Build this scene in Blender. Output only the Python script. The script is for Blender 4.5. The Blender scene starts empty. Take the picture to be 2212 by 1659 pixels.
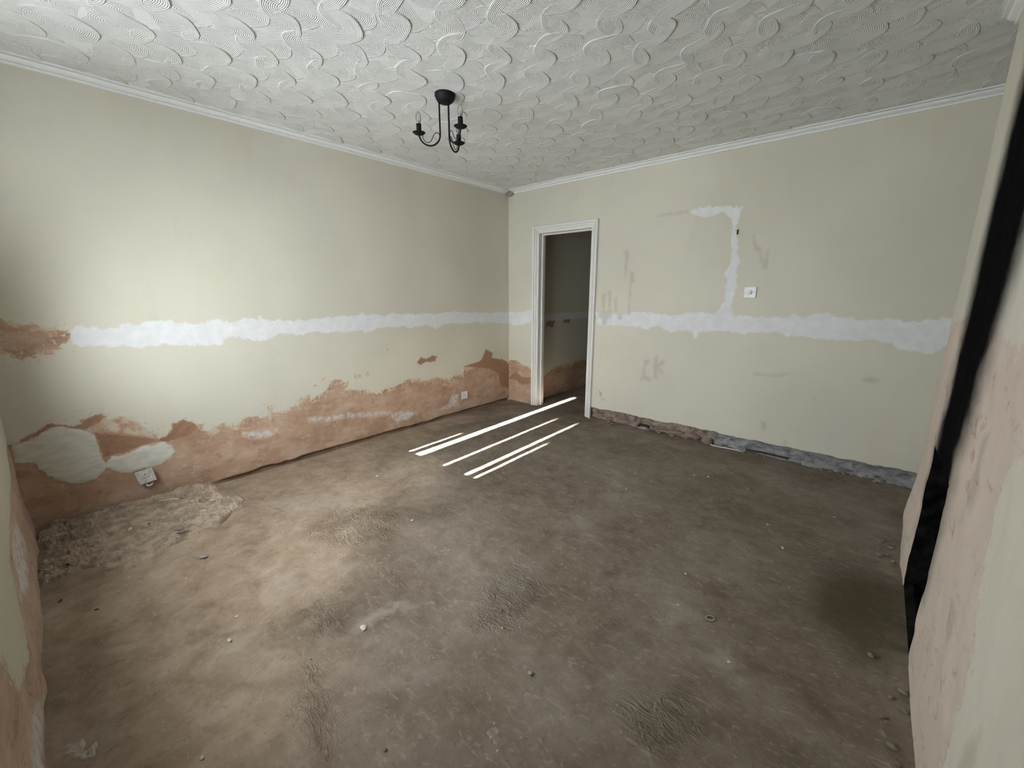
import bpy, bmesh, math, random
import numpy as np
from mathutils import Vector, Matrix

scene = bpy.context.scene
COL = scene.collection
R = math.radians

# ---------------------------------------------------------------- camera
cam_data = bpy.data.cameras.new('camera')
cam_data.sensor_width = 36.0
cam_data.lens = 14.564
cam_data.clip_start = 0.01
cam = bpy.data.objects.new('camera', cam_data)
cam.location = (3.411, 0.144, 1.344)
cam.rotation_euler = (math.pi / 2 - 0.2188, 0, 0.718)
COL.objects.link(cam)
scene.camera = cam

# ---------------------------------------------------------------- world, sun, daylight
world = bpy.data.worlds.new('sky')
scene.world = world
world.use_nodes = True
wbg = world.node_tree.nodes['Background']
wbg.inputs[0].default_value = (0.75, 0.86, 1.0, 1)
wbg.inputs[1].default_value = 1.0

TAN_E = 0.44                      # tangent of the sun's elevation
sun_data = bpy.data.lights.new('sun_offscreen', 'SUN')
sun_data.energy = 380.0
sun_data.angle = R(0.55)
sun_data.color = (1.0, 0.97, 0.92)
sun = bpy.data.objects.new('sun_offscreen', sun_data)
sun.rotation_euler = Vector((-0.025, 1.0, -TAN_E)).to_track_quat('-Z', 'Y').to_euler()
sun.location = (1.5, -6, 4)
COL.objects.link(sun)

# daylight through the blind of window_1, in three bands of the window opening: (name, height, downward tilt, spread, power)
DAY = [('window_low_offscreen', 1.12, 18, 140, 22.5), ('window_middle_offscreen', 1.43, 14, 140, 23.5), ('window_high_offscreen', 1.78, -11, 172, 18.0)]
for name_, z_, tilt_, spread_, power_ in DAY:
    day_data = bpy.data.lights.new(name_, 'AREA')
    day_data.shape = 'RECTANGLE'
    day_data.size = 1.84
    day_data.size_y = 0.30
    day_data.energy = power_
    day_data.spread = R(spread_)
    day_data.color = (0.93, 0.98, 1.0)
    day = bpy.data.objects.new(name_, day_data)
    day.location = (1.43, -0.099, z_)
    day.rotation_euler = (R(90 - tilt_), 0, 0)
    COL.objects.link(day)

vs = scene.view_settings
vs.view_transform = 'Standard'
vs.look = 'None'
vs.gamma = 1.0
vs.use_curve_mapping = False
vs.exposure = 0.0

cy = scene.cycles
cy.max_bounces = 5
cy.diffuse_bounces = 4
cy.glossy_bounces = 2
cy.transmission_bounces = 3
cy.transparent_max_bounces = 6
cy.use_adaptive_sampling = True
cy.adaptive_threshold = 0.04
cy.caustics_reflective = False
cy.caustics_refractive = False

# ---------------------------------------------------------------- measured layout (metres)
H = 2.484        # ceiling
D = 3.9865       # wall with the door
XB = 3.679       # face of the chimney breast
XA = 4.06        # back of the alcove
YW = -0.052      # wall with the window
YB = 3.06        # far end of the chimney breast
DX0, DX1, DZ = 0.445, 1.135, 1.985    # door opening
# outlines of paint, filler and bare plaster on the walls, in metres along the wall and up
LW_WHITE = [[(0.276,1.156),(0.299,1.159),(0.339,1.152),(0.374,1.142),(0.415,1.132),(0.467,1.136),(0.502,1.156),(0.529,1.157),(0.546,1.14),(0.558,1.126),(0.579,1.151),(0.612,1.165),(0.647,1.166),(0.691,1.168),(0.72,1.167),(0.744,1.152),(0.792,1.144),(0.846,1.136),(0.903,1.138),(0.939,1.156),(0.989,1.153),(1.027,1.141),(1.075,1.139),(1.103,1.146),(1.142,1.166),(1.178,1.149),(1.215,1.142),(1.234,1.178),(1.264,1.15),(1.322,1.131),(1.354,1.146),(1.405,1.133),(1.468,1.124),(1.524,1.138),(1.556,1.114),(1.615,1.134),(1.684,1.125),(1.723,1.146),(1.795,1.131),(1.848,1.153),(1.912,1.138),(1.993,1.147),(2.049,1.164),(2.103,1.143),(2.19,1.146),(2.279,1.129),(2.342,1.153),(2.437,1.136),(2.519,1.14),(2.62,1.129),(2.745,1.138),(2.874,1.119),(2.951,1.131),(3.111,1.14),(3.279,1.119),(3.458,1.12),(3.648,1.105),(3.823,1.107),(4.022,1.109),(4.021,0.963),(3.848,0.976),(3.695,1.001),(3.549,0.992),(3.433,1.015),(3.32,1.005),(3.19,1.004),(3.065,1.019),(2.945,1.003),(2.866,0.977),(2.738,1.022),(2.631,1.014),(2.544,0.998),(2.462,1.024),(2.38,1.016),(2.271,1.029),(2.18,1.015),(2.091,0.995),(1.981,1.015),(1.886,1.003),(1.785,1.023),(1.709,1.004),(1.663,1.025),(1.593,1.036),(1.533,1.011),(1.457,1.023),(1.373,1.035),(1.33,1.021),(1.307,1.001),(1.277,1.007),(1.245,0.99),(1.178,0.996),(1.133,1.015),(1.098,1.029),(1.079,1.03),(1.026,1.034),(0.997,1.011),(0.968,0.988),(0.908,0.984),(0.844,1),(0.788,1),(0.727,1.001),(0.691,1.019),(0.655,1.018),(0.603,1.009),(0.554,1.006),(0.515,1.019),(0.47,1.032),(0.431,1.027),(0.388,1.036),(0.327,1.04),(0.292,1.041),(0.271,1.054)],
    [(1.033,0.324),(1.124,0.306),(1.257,0.295),(1.211,0.26),(1.119,0.261),(1.053,0.285)],
    [(1.507,0.324),(1.591,0.317),(1.664,0.292),(1.741,0.295),(1.848,0.287),(1.958,0.265),(2.074,0.248),(2.259,0.221),(2.257,0.198),(2.072,0.223),(1.956,0.242),(1.845,0.261),(1.739,0.269),(1.661,0.271),(1.589,0.294),(1.505,0.304)],
    [(2.272,0.177),(2.372,0.192),(2.56,0.142),(2.451,0.098),(2.332,0.103)],
    [(2.863,0.107),(2.987,0.131),(3.054,0.234),(3.139,0.218),(3.114,0.138),(3.135,0.108),(2.985,0.098)]]
LW_PINK = [[(-0.115,0.521),(-0.053,0.536),(-0.016,0.542),(0.026,0.573),(0.064,0.605),(0.105,0.621),(0.142,0.612),(0.173,0.586),(0.22,0.588),(0.249,0.621),(0.288,0.635),(0.325,0.631),(0.345,0.613),(0.333,0.597),(0.285,0.576),(0.33,0.579),(0.384,0.594),(0.436,0.582),(0.473,0.554),(0.497,0.505),(0.512,0.481),(0.543,0.444),(0.557,0.418),(0.591,0.421),(0.634,0.455),(0.636,0.49),(0.663,0.494),(0.696,0.508),(0.733,0.482),(0.763,0.464),(0.799,0.455),(0.803,0.417),(0.83,0.399),(0.866,0.412),(0.914,0.438),(0.947,0.414),(0.999,0.39),(1.032,0.432),(1.082,0.449),(1.139,0.43),(1.186,0.402),(1.211,0.437),(1.218,0.499),(1.236,0.519),(1.251,0.475),(1.235,0.426),(1.284,0.438),(1.349,0.442),(1.35,0.448),(1.435,0.466),(1.446,0.513),(1.527,0.515),(1.542,0.488),(1.635,0.514),(1.696,0.56),(1.72,0.607),(1.81,0.612),(1.826,0.57),(1.874,0.575),(1.871,0.543),(1.855,0.519),(1.976,0.478),(2.007,0.499),(2.033,0.474),(2.089,0.437),(2.179,0.42),(2.228,0.454),(2.324,0.451),(2.408,0.474),(2.495,0.504),(2.617,0.484),(2.707,0.455),(2.841,0.465),(3.02,0.421),(3.105,0.449),(3.224,0.447),(3.226,0.497),(3.216,0.532),(3.35,0.522),(3.492,0.556),(3.578,0.632),(3.591,0.691),(3.702,0.627),(3.664,0.578),(3.87,0.527),(3.979,0.476),(4.035,0.432),(4.2,0.432),(4.2,-0.3),(-0.3,-0.3),(-0.3,0.521)],
    [(-0.009,1.214),(0.032,1.205),(0.059,1.192),(0.102,1.178),(0.152,1.168),(0.203,1.153),(0.245,1.138),(0.269,1.116),(0.275,1.095),(0.256,1.067),(0.224,1.046),(0.179,1.009),(0.124,0.999),(0.056,0.996),(0.023,1.011),(0,1.021),(-0.041,1.034)],
    [(2.6,0.652),(2.648,0.698),(2.719,0.675),(2.795,0.704),(2.862,0.688),(2.83,0.638),(2.717,0.644),(2.652,0.623)],
    [(1.932,0.619),(1.996,0.623),(2,0.595),(1.938,0.598)],
    [(2.039,0.63),(2.068,0.632),(2.081,0.61),(2.052,0.607)],
    [(2.256,0.827),(2.288,0.831),(2.302,0.815),(2.27,0.809)],
    [(1.564,0.589),(1.608,0.606),(1.613,0.593),(1.57,0.582)],
    [(1.639,0.651),(1.654,0.636),(1.663,0.607),(1.649,0.625)]]
LW_GYPSUM = [[(-0.037,0.54),(-0.011,0.541),(0.032,0.546),(0.075,0.577),(0.112,0.597),(0.151,0.592),(0.194,0.572),(0.238,0.548),(0.268,0.508),(0.278,0.449),(0.282,0.392),(0.288,0.329),(0.294,0.303),(0.27,0.273),(0.239,0.241),(0.188,0.235),(0.131,0.256),(0.08,0.298),(0.047,0.341),(0.032,0.381),(0.021,0.415),(-0.034,0.433),(-0.047,0.45),(-0.047,0.509)],
    [(0.291,0.328),(0.322,0.361),(0.367,0.352),(0.416,0.361),(0.476,0.383),(0.533,0.376),(0.571,0.386),(0.612,0.353),(0.622,0.309),(0.609,0.272),(0.568,0.253),(0.512,0.235),(0.455,0.239),(0.397,0.229),(0.358,0.243),(0.31,0.278),(0.285,0.306)]]
LW_BROWN = [[(0.551,0.401),(0.591,0.421),(0.634,0.455),(0.636,0.49),(0.696,0.508),(0.763,0.464),(0.749,0.42),(0.711,0.383),(0.648,0.385),(0.6,0.377)],
    [(3.216,0.532),(3.492,0.556),(3.579,0.684),(3.702,0.627),(3.664,0.578),(3.897,0.523),(4.021,0.433),(4.02,0.129),(3.841,0.198),(3.789,0.373),(3.636,0.449),(3.35,0.506)],
    [(-0.053,0.536),(0.026,0.573),(0.105,0.621),(0.173,0.586),(0.22,0.588),(0.288,0.635),(0.345,0.613),(0.285,0.576),(0.25,0.549),(0.194,0.572),(0.113,0.602),(0.034,0.554),(-0.033,0.53)],
    [(2.6,0.652),(2.648,0.698),(2.719,0.675),(2.795,0.704),(2.862,0.688),(2.83,0.638),(2.717,0.644),(2.652,0.623)],
    [(0.277,0.524),(0.498,0.436),(0.558,0.399),(0.491,0.388),(0.384,0.371),(0.284,0.363)]]
LW_FADE = [[(0.271,0.562),(0.33,0.579),(0.384,0.594),(0.436,0.582),(0.473,0.554),(0.497,0.505),(0.533,0.431),(0.472,0.453),(0.401,0.486),(0.346,0.515),(0.273,0.538)]]
DW_WHITE = [[(1.213,1.142),(1.396,1.138),(1.475,1.115),(1.586,1.145),(1.713,1.157),(1.836,1.144),(1.987,1.133),(2.112,1.154),(2.262,1.166),(2.365,1.155),(2.388,1.207),(2.424,1.267),(2.421,1.355),(2.419,1.441),(2.407,1.499),(2.435,1.555),(2.439,1.638),(2.419,1.764),(2.422,1.86),(2.408,1.929),(2.365,1.968),(2.297,1.976),(2.216,1.95),(2.127,1.981),(2.073,2.016),(2.122,2.038),(2.264,2.028),(2.399,2.018),(2.479,1.994),(2.46,1.937),(2.449,1.857),(2.466,1.761),(2.482,1.664),(2.498,1.58),(2.489,1.482),(2.499,1.383),(2.488,1.297),(2.474,1.239),(2.487,1.181),(2.517,1.153),(2.596,1.155),(2.675,1.144),(2.774,1.148),(2.892,1.152),(2.911,1.187),(2.983,1.156),(3.057,1.185),(3.13,1.194),(3.176,1.164),(3.237,1.166),(3.319,1.144),(3.431,1.161),(3.512,1.165),(3.568,1.143),(3.634,1.158),(3.682,1.172),(3.784,1.182),(3.809,1.031),(3.751,0.992),(3.71,0.941),(3.665,0.955),(3.551,0.963),(3.508,1.008),(3.454,1.003),(3.404,1.018),(3.319,1.006),(3.239,1.006),(3.103,0.996),(3.045,1.019),(2.898,1.009),(2.811,1.038),(2.689,1.023),(2.625,1.019),(2.588,0.995),(2.518,1.02),(2.378,1.019),(2.249,0.996),(2.216,0.938),(2.18,0.999),(2.062,1),(1.983,0.979),(1.913,1.016),(1.861,1.038),(1.777,1),(1.613,1.017),(1.481,1.01),(1.383,1.013),(1.283,0.999),(1.219,1.032)],
    [(-0.005,1.11),(0.159,1.098),(0.382,1.147),(0.384,1.021),(0.252,0.963),(0.137,0.948),(-0.005,0.968)]]
DW_PINK = [[(-0.031,0.509),(0.115,0.525),(0.233,0.465),(0.414,0.465),(0.422,-0.056),(-0.034,-0.143)],
    [(1.28,0.32),(1.309,0.305),(1.331,0.25),(1.33,0.221),(1.309,0.247)]]
DW_BROWN = [[(-0.032,0.264),(0.115,0.377),(0.234,0.319),(0.371,0.338),(0.395,0.278),(0.234,0.227),(0.067,0.278)]]
DW_STAIN = [[(1.483,1.732),(1.539,1.728),(1.533,1.68),(1.524,1.524),(1.507,1.441),(1.501,1.657)],
    [(1.56,1.539),(1.601,1.522),(1.603,1.439),(1.577,1.423),(1.579,1.119),(1.56,1.118),(1.564,1.423)],
    [(2.585,1.778),(2.612,1.696),(2.639,1.681),(2.659,1.613),(2.69,1.558),(2.685,1.652),(2.697,1.661),(2.702,1.531),(2.688,1.518),(2.65,1.587),(2.629,1.655),(2.597,1.67)],
    [(1.735,0.464),(1.753,0.591),(1.763,0.698),(1.817,0.704),(1.81,0.668),(1.776,0.647),(1.774,0.558),(1.83,0.531),(1.841,0.497),(1.777,0.506),(1.741,0.501)],
    [(1.865,0.535),(1.859,0.726),(1.883,0.754),(1.897,0.678),(1.946,0.718),(1.957,0.685),(1.909,0.645),(1.964,0.592),(1.931,0.579),(1.893,0.626),(1.9,0.54)],
    [(2.7,0.694),(2.802,0.692),(2.882,0.696),(2.945,0.725),(2.952,0.715),(2.878,0.682),(2.792,0.676),(2.702,0.679)],
    [(3.396,0.737),(3.432,0.761),(3.482,0.743),(3.458,0.713),(3.41,0.713)],
    [(3.118,0.541),(3.134,0.546),(3.139,0.533),(3.124,0.53)],
    [(1.234,1.142),(1.305,1.153),(1.395,1.156),(1.388,1.094),(1.34,1.074),(1.333,1.011),(1.282,1.008),(1.289,1.072),(1.237,1.088)],
    [(1.446,1.114),(1.493,1.124),(1.506,1.081),(1.468,1.071)],
    [(1.801,2.017),(1.974,2.023),(2.05,2.02),(2.051,2.008),(1.975,2.011),(1.802,2.007)],
    [(1.266,1.322),(1.306,1.322),(1.305,1.144),(1.285,1.144)],
    [(1.334,1.357),(1.367,1.357),(1.375,1.147),(1.356,1.146)],
    [(1.406,1.287),(1.435,1.296),(1.438,1.149),(1.42,1.148)],
    [(2.797,0.299),(2.836,0.292),(2.85,0.233),(2.819,0.219)],
    [(2.978,0.156),(2.987,0.181),(2.999,0.138),(2.982,0.126)]]
BR_PINK = [[(1.39,-.1),(1.39,.24),(1.41,.34),(1.39,.45),(1.39,.53),(1.42,.58),(1.48,.66),(1.53,.76),(1.55,.86),(1.52,.96),(1.44,1.01),(1.4,1.1),(1.45,1.2),(1.57,1.22),(1.72,1.218),(1.82,1.22),(2.1,1.25),(2.6,1.25),(2.9,1.2),(3.3,1.2),(3.3,-.1)]]
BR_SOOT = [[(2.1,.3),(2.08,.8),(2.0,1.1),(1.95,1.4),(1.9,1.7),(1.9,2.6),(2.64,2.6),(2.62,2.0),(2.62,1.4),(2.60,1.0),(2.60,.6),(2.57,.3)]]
BR_STAIN = [[(1.2,.1),(1.28,.1),(1.3,.4),(1.24,.5)],[(1.75,.75),(1.83,.75),(1.84,.95),(1.78,.98)],[(1.62,.42),(1.7,.42),(1.71,.5),(1.63,.5)]]
FW_PINK = [[(-.3,.60),(.2,.56),(.33,.46),(.9,.43),(1.2,.40),(1.25,.30),(1.3,.19),(1.45,.16),(1.6,.2),(1.75,.25),(1.8,.4),(2.0,.5),(2.3,.4),(2.9,.45),(3.7,.5),(3.7,-.2),(-.3,-.2)]]
FL_RUBBLE = [[(.70,-.05),(.40,-.05),(.10,-.04),(.02,.03),(.02,.206),(.02,.369),(.02,.504),(.02,.707),(.1,.801),(.35,.86),(.589,.852),(.627,.74),(.71,.614),(.764,.485),(.828,.358),(.789,.206),(.74,.116),(.723,.02)]]
FL_STAIN = [[(3.37,2.332),(3.424,2.531),(3.545,2.614),(3.653,2.58),(3.663,2.296),(3.664,2.091),(3.599,1.982),(3.534,1.951),(3.458,2.054),(3.39,2.125)]]
FL_PINK = [[(-.2,4.1),(.12,3.95),(.2,3.124),(.546,2.0),(.95,1.956),(1.2,1.477),(1.45,1.152),(1.6,.933),(1.8,.703),(2.0,.553),(2.4,.4),(2.5,-.2),(-.2,-.2)]]
FL_SWIRL = [[(1.72,.68),(1.75,.78),(1.91,.81),(1.99,.756),(1.9,.68)],[(2.253,.464),(2.13,.48),(2.08,.555),(1.99,.583),(2.029,.65),(2.156,.6),(2.29,.58),(2.39,.496)],[(2.5,1.2),(2.45,1.5),(2.2,1.6),(2.2,1.3),(2.35,1.1)],[(1.1,.9),(1.0,1.2),(1.3,1.5),(1.6,1.3),(1.4,1.0)],[(2.9,1.2),(3.1,1.1),(3.2,1.3),(3.1,1.45)]]
FL_LIGHT = [[(1.99,.80),(2.04,.81),(2.05,.93),(2.06,1.05),(2.0,1.06),(1.97,.93)],[(1.62,.43),(1.7,.42),(1.72,.47),(1.66,.48)],[(3.1,1.58),(3.2,1.6),(3.19,1.68),(3.12,1.66)],[(1.35,.65),(1.55,.62),(1.62,.75),(1.45,.8)],[(.75,1.6),(.95,1.75),(.9,1.85),(.72,1.75)],[(1.7,.0),(1.85,.02),(1.84,.1),(1.72,.12)],[(.55,.9),(.85,1.0),(1.1,1.35),(.9,1.4),(.65,1.2)]]

# ---------------------------------------------------------------- helpers
def fract_hash(ix, iy, iz, seed):
    h = (ix * 374761393 + iy * 668265263 + iz * 2147483647 + seed * 974634777) & 0xFFFFFFFF
    h = ((h ^ (h >> 13)) * 1274126177) & 0xFFFFFFFF
    h = (h ^ (h >> 16)) & 0xFFFF
    return h / 32767.5 - 1.0

def vnoise(p, seed=0):
    p = np.asarray(p, float)
    i = np.floor(p).astype(np.int64); f = p - i
    w = f * f * (3 - 2 * f)
    out = 0
    for dx in (0, 1):
        for dy in (0, 1):
            for dz in (0, 1):
                g = fract_hash(i[:, 0] + dx, i[:, 1] + dy, i[:, 2] + dz, seed)
                ww = (w[:, 0] if dx else 1 - w[:, 0]) * (w[:, 1] if dy else 1 - w[:, 1]) * (w[:, 2] if dz else 1 - w[:, 2])
                out = out + g * ww
    return out

def fbm(p, scale, octaves=4, seed=0, gain=0.5):
    p = np.asarray(p, float) * scale
    a, t, n = 1.0, 0.0, 0
    for k in range(octaves):
        n = n + a * vnoise(p, seed + k * 17); t += a
        a *= gain; p = p * 2.03
    return n / t

def sdf(polys, u, v):
    """signed distance to a set of outlines, positive inside"""
    best = np.full(u.shape, -1.0)
    for poly in polys:
        q = np.array(poly, float); r = np.roll(q, -1, 0)
        d2 = np.full(u.shape, 1e9); inside = np.zeros(u.shape, bool)
        for (ax, ay), (bx, by) in zip(q, r):
            ex, ey = bx - ax, by - ay
            L = ex * ex + ey * ey + 1e-12
            t = np.clip(((u - ax) * ex + (v - ay) * ey) / L, 0, 1)
            d2 = np.minimum(d2, (u - ax - t * ex) ** 2 + (v - ay - t * ey) ** 2)
            if ay != by:
                c = ((ay > v) != (by > v)) & (u < (bx - ax) * (v - ay) / (by - ay) + ax)
                inside ^= c
        d = np.sqrt(d2)
        best = np.maximum(best, np.where(inside, d, -d))
    return np.clip(best, -1, 1)

def smooth01(x, a, b):
    t = np.clip((x - a) / (b - a), 0, 1)
    return t * t * (3 - 2 * t)

WALL_ATTRS = ('a_white', 'a_pink', 'a_brown', 'a_fade', 'a_gypsum', 'a_stain', 'a_soot', 'a_rubble', 'a_grey', 'a_smear')
FLOOR_ATTRS = ('a_pink', 'a_stain', 'a_swirl', 'a_light')

def link(o, parent=None):
    COL.objects.link(o)
    if parent is not None:
        o.parent = parent
    return o

def mesh_obj(name, verts, faces, mat, parent=None, smooth=False, attrs=None):
    me = bpy.data.meshes.new(name)
    me.from_pydata([tuple(v) for v in verts], [], faces)
    me.update()
    if smooth:
        me.polygons.foreach_set('use_smooth', [True] * len(me.polygons))
    if attrs:
        for k, a in attrs.items():
            at = me.attributes.new(k, 'FLOAT', 'POINT')
            at.data.foreach_set('value', np.asarray(a, np.float32))
    if mat:
        me.materials.append(mat)
    return link(bpy.data.objects.new(name, me), parent)

def bm_obj(name, bm, mat, parent=None, smooth=False):
    me = bpy.data.meshes.new(name)
    bm.normal_update()
    bm.to_mesh(me); bm.free()
    if smooth:
        me.polygons.foreach_set('use_smooth', [True] * len(me.polygons))
    for m in (mat if isinstance(mat, (list, tuple)) else [mat]):
        me.materials.append(m)
    return link(bpy.data.objects.new(name, me), parent)

def add_box(bm, x0, x1, y0, y1, z0, z1, bevel=0.0, M=None):
    r = bmesh.ops.create_cube(bm, size=1.0)
    S = Matrix.Translation(((x0 + x1) / 2, (y0 + y1) / 2, (z0 + z1) / 2)) @ Matrix.Diagonal((x1 - x0, y1 - y0, z1 - z0, 1))
    vs_ = r['verts']
    bmesh.ops.transform(bm, matrix=S, verts=vs_)
    if bevel:
        es = list({e for v in vs_ for e in v.link_edges})
        b = bmesh.ops.bevel(bm, geom=es, offset=bevel, segments=2, affect='EDGES', profile=0.5)
        vs_ = list({v for f in b['faces'] for v in f.verts} | {v for v in vs_ if v.is_valid})
    if M is not None:
        bmesh.ops.transform(bm, matrix=M, verts=[v for v in vs_ if v.is_valid])

def add_tube(bm, pts, rad, seg=8, cap=True):
    pts = [Vector(p) for p in pts]
    rads = rad if isinstance(rad, (list, tuple)) else [rad] * len(pts)
    rings = []
    n = None
    for i, p in enumerate(pts):
        t = (pts[min(i + 1, len(pts) - 1)] - pts[max(i - 1, 0)]).normalized()
        if n is None:
            n = t.orthogonal().normalized()
        n = (n - t * n.dot(t)).normalized()
        b = t.cross(n)
        rings.append([bm.verts.new(p + (n * math.cos(2 * math.pi * k / seg) + b * math.sin(2 * math.pi * k / seg)) * rads[i]) for k in range(seg)])
    for a, b in zip(rings, rings[1:]):
        for k in range(seg):
            bm.faces.new((a[k], a[(k + 1) % seg], b[(k + 1) % seg], b[k]))
    if cap:
        bm.faces.new(rings[0][::-1]); bm.faces.new(rings[-1])

def add_lathe(bm, prof, seg=24, M=None):
    """profile of (radius, z); closes at radius 0"""
    rings = []
    for r, z in prof:
        if r < 1e-6:
            rings.append([bm.verts.new((0, 0, z))])
        else:
            rings.append([bm.verts.new((r * math.cos(2 * math.pi * k / seg), r * math.sin(2 * math.pi * k / seg), z)) for k in range(seg)])
    for a, b in zip(rings, rings[1:]):
        for k in range(seg):
            k2 = (k + 1) % seg
            if len(a) == 1 and len(b) == 1:
                continue
            if len(a) == 1:
                bm.faces.new((a[0], b[k2], b[k]))
            elif len(b) == 1:
                bm.faces.new((a[k], a[k2], b[0]))
            else:
                bm.faces.new((a[k], a[k2], b[k2], b[k]))
    if M is not None:
        bmesh.ops.transform(bm, matrix=M, verts=[v for r in rings for v in r])

def empty(name, loc, rz=0.0):
    o = bpy.data.objects.new(name, None)
    o.location = loc; o.rotation_euler = (0, 0, rz); o.empty_display_size = 0.05
    return link(o)

def tag(o, label, cat, group=None, kind=None):
    o['label'] = label; o['category'] = cat
    if group: o['group'] = group
    if kind: o['kind'] = kind
    return o

def structure(o, label=None, cat=None):
    o['kind'] = 'structure'
    if label: o['label'] = label
    if cat: o['category'] = cat
    return o

# ---------------------------------------------------------------- materials
class NB:
    def __init__(self, name):
        self.m = bpy.data.materials.new(name); self.m.use_nodes = True
        self.nt = self.m.node_tree; self.nt.nodes.clear()
        self.out = self.nt.nodes.new('ShaderNodeOutputMaterial')
        self.co = None
    def n(self, t, **kw):
        x = self.nt.nodes.new(t)
        for k, v in kw.items(): setattr(x, k, v)
        return x
    def put(self, sock, v):
        if isinstance(v, bpy.types.NodeSocket): self.nt.links.new(v, sock)
        elif isinstance(v, (tuple, list)) and len(v) == 3 and sock.type == 'RGBA': sock.default_value = (*v, 1)
        else: sock.default_value = v
    def coord(self):
        if self.co is None: self.co = self.n('ShaderNodeTexCoord').outputs['Object']
        return self.co
    def stretch(self, s, vec=None, loc=(0, 0, 0), rot=(0, 0, 0)):
        x = self.n('ShaderNodeMapping'); x.inputs['Scale'].default_value = s
        x.inputs['Location'].default_value = loc; x.inputs['Rotation'].default_value = rot
        self.put(x.inputs['Vector'], vec or self.coord()); return x.outputs[0]
    def noise(self, scale, detail=4, rough=0.55, vec=None, dist=0.0):
        x = self.n('ShaderNodeTexNoise'); x.inputs['Scale'].default_value = scale
        x.inputs['Detail'].default_value = detail; x.inputs['Roughness'].default_value = rough
        x.inputs['Distortion'].default_value = dist
        self.put(x.inputs['Vector'], vec or self.coord()); return x.outputs['Fac']
    def attr(self, name):
        x = self.n('ShaderNodeAttribute', attribute_name=name); return x.outputs['Fac']
    def math(self, op, a, b=0.0, clamp=False):
        x = self.n('ShaderNodeMath', operation=op, use_clamp=clamp)
        self.put(x.inputs[0], a); self.put(x.inputs[1], b); return x.outputs[0]
    def step(self, v, lo, hi):
        x = self.n('ShaderNodeMapRange', interpolation_type='SMOOTHSTEP')
        self.put(x.inputs['Value'], v); x.inputs['From Min'].default_value = lo; x.inputs['From Max'].default_value = hi
        return x.outputs['Result']
    def mix(self, f, a, b, mode='MIX'):
        x = self.n('ShaderNodeMix', data_type='RGBA', blend_type=mode)
        self.put(x.inputs[0], f); self.put(x.inputs[6], a); self.put(x.inputs[7], b); return x.outputs[2]
    def ramp(self, f, stops):
        x = self.n('ShaderNodeValToRGB'); e = x.color_ramp.elements
        while len(e) < len(stops): e.new(0.5)
        for el, (p, c) in zip(e, stops): el.position = p; el.color = (*c, 1)
        self.put(x.inputs[0], f); return x.outputs[0]
    def bump(self, h, strength=0.3, dist=0.01, nrm=None):
        x = self.n('ShaderNodeBump'); x.inputs['Strength'].default_value = strength; x.inputs['Distance'].default_value = dist
        self.put(x.inputs['Height'], h)
        if nrm is not None: self.put(x.inputs['Normal'], nrm)
        return x.outputs[0]
    def bsdf(self, col, rough=0.8, nrm=None, metal=0.0, spec=0.3, trans=0.0):
        x = self.n('ShaderNodeBsdfPrincipled')
        self.put(x.inputs['Base Color'], col); self.put(x.inputs['Roughness'], rough)
        x.inputs['Metallic'].default_value = metal; x.inputs['Specular IOR Level'].default_value = spec
        x.inputs['Transmission Weight'].default_value = trans
        if nrm is not None: self.put(x.inputs['Normal'], nrm)
        self.nt.links.new(x.outputs[0], self.out.inputs[0]); return self.m

def simple(name, col, rough=0.6, var=0.12, scale=40, bump=0.0, metal=0.0, spec=0.4):
    b = NB(name); n = b.noise(scale, 5)
    c = b.mix(b.step(n, 0.3, 0.7), tuple(x * (1 - var) for x in col), tuple(min(1, x * (1 + var)) for x in col))
    nr = b.bump(n, bump, 0.004) if bump else None
    return b.bsdf(c, rough, nr, metal, spec)

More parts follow.
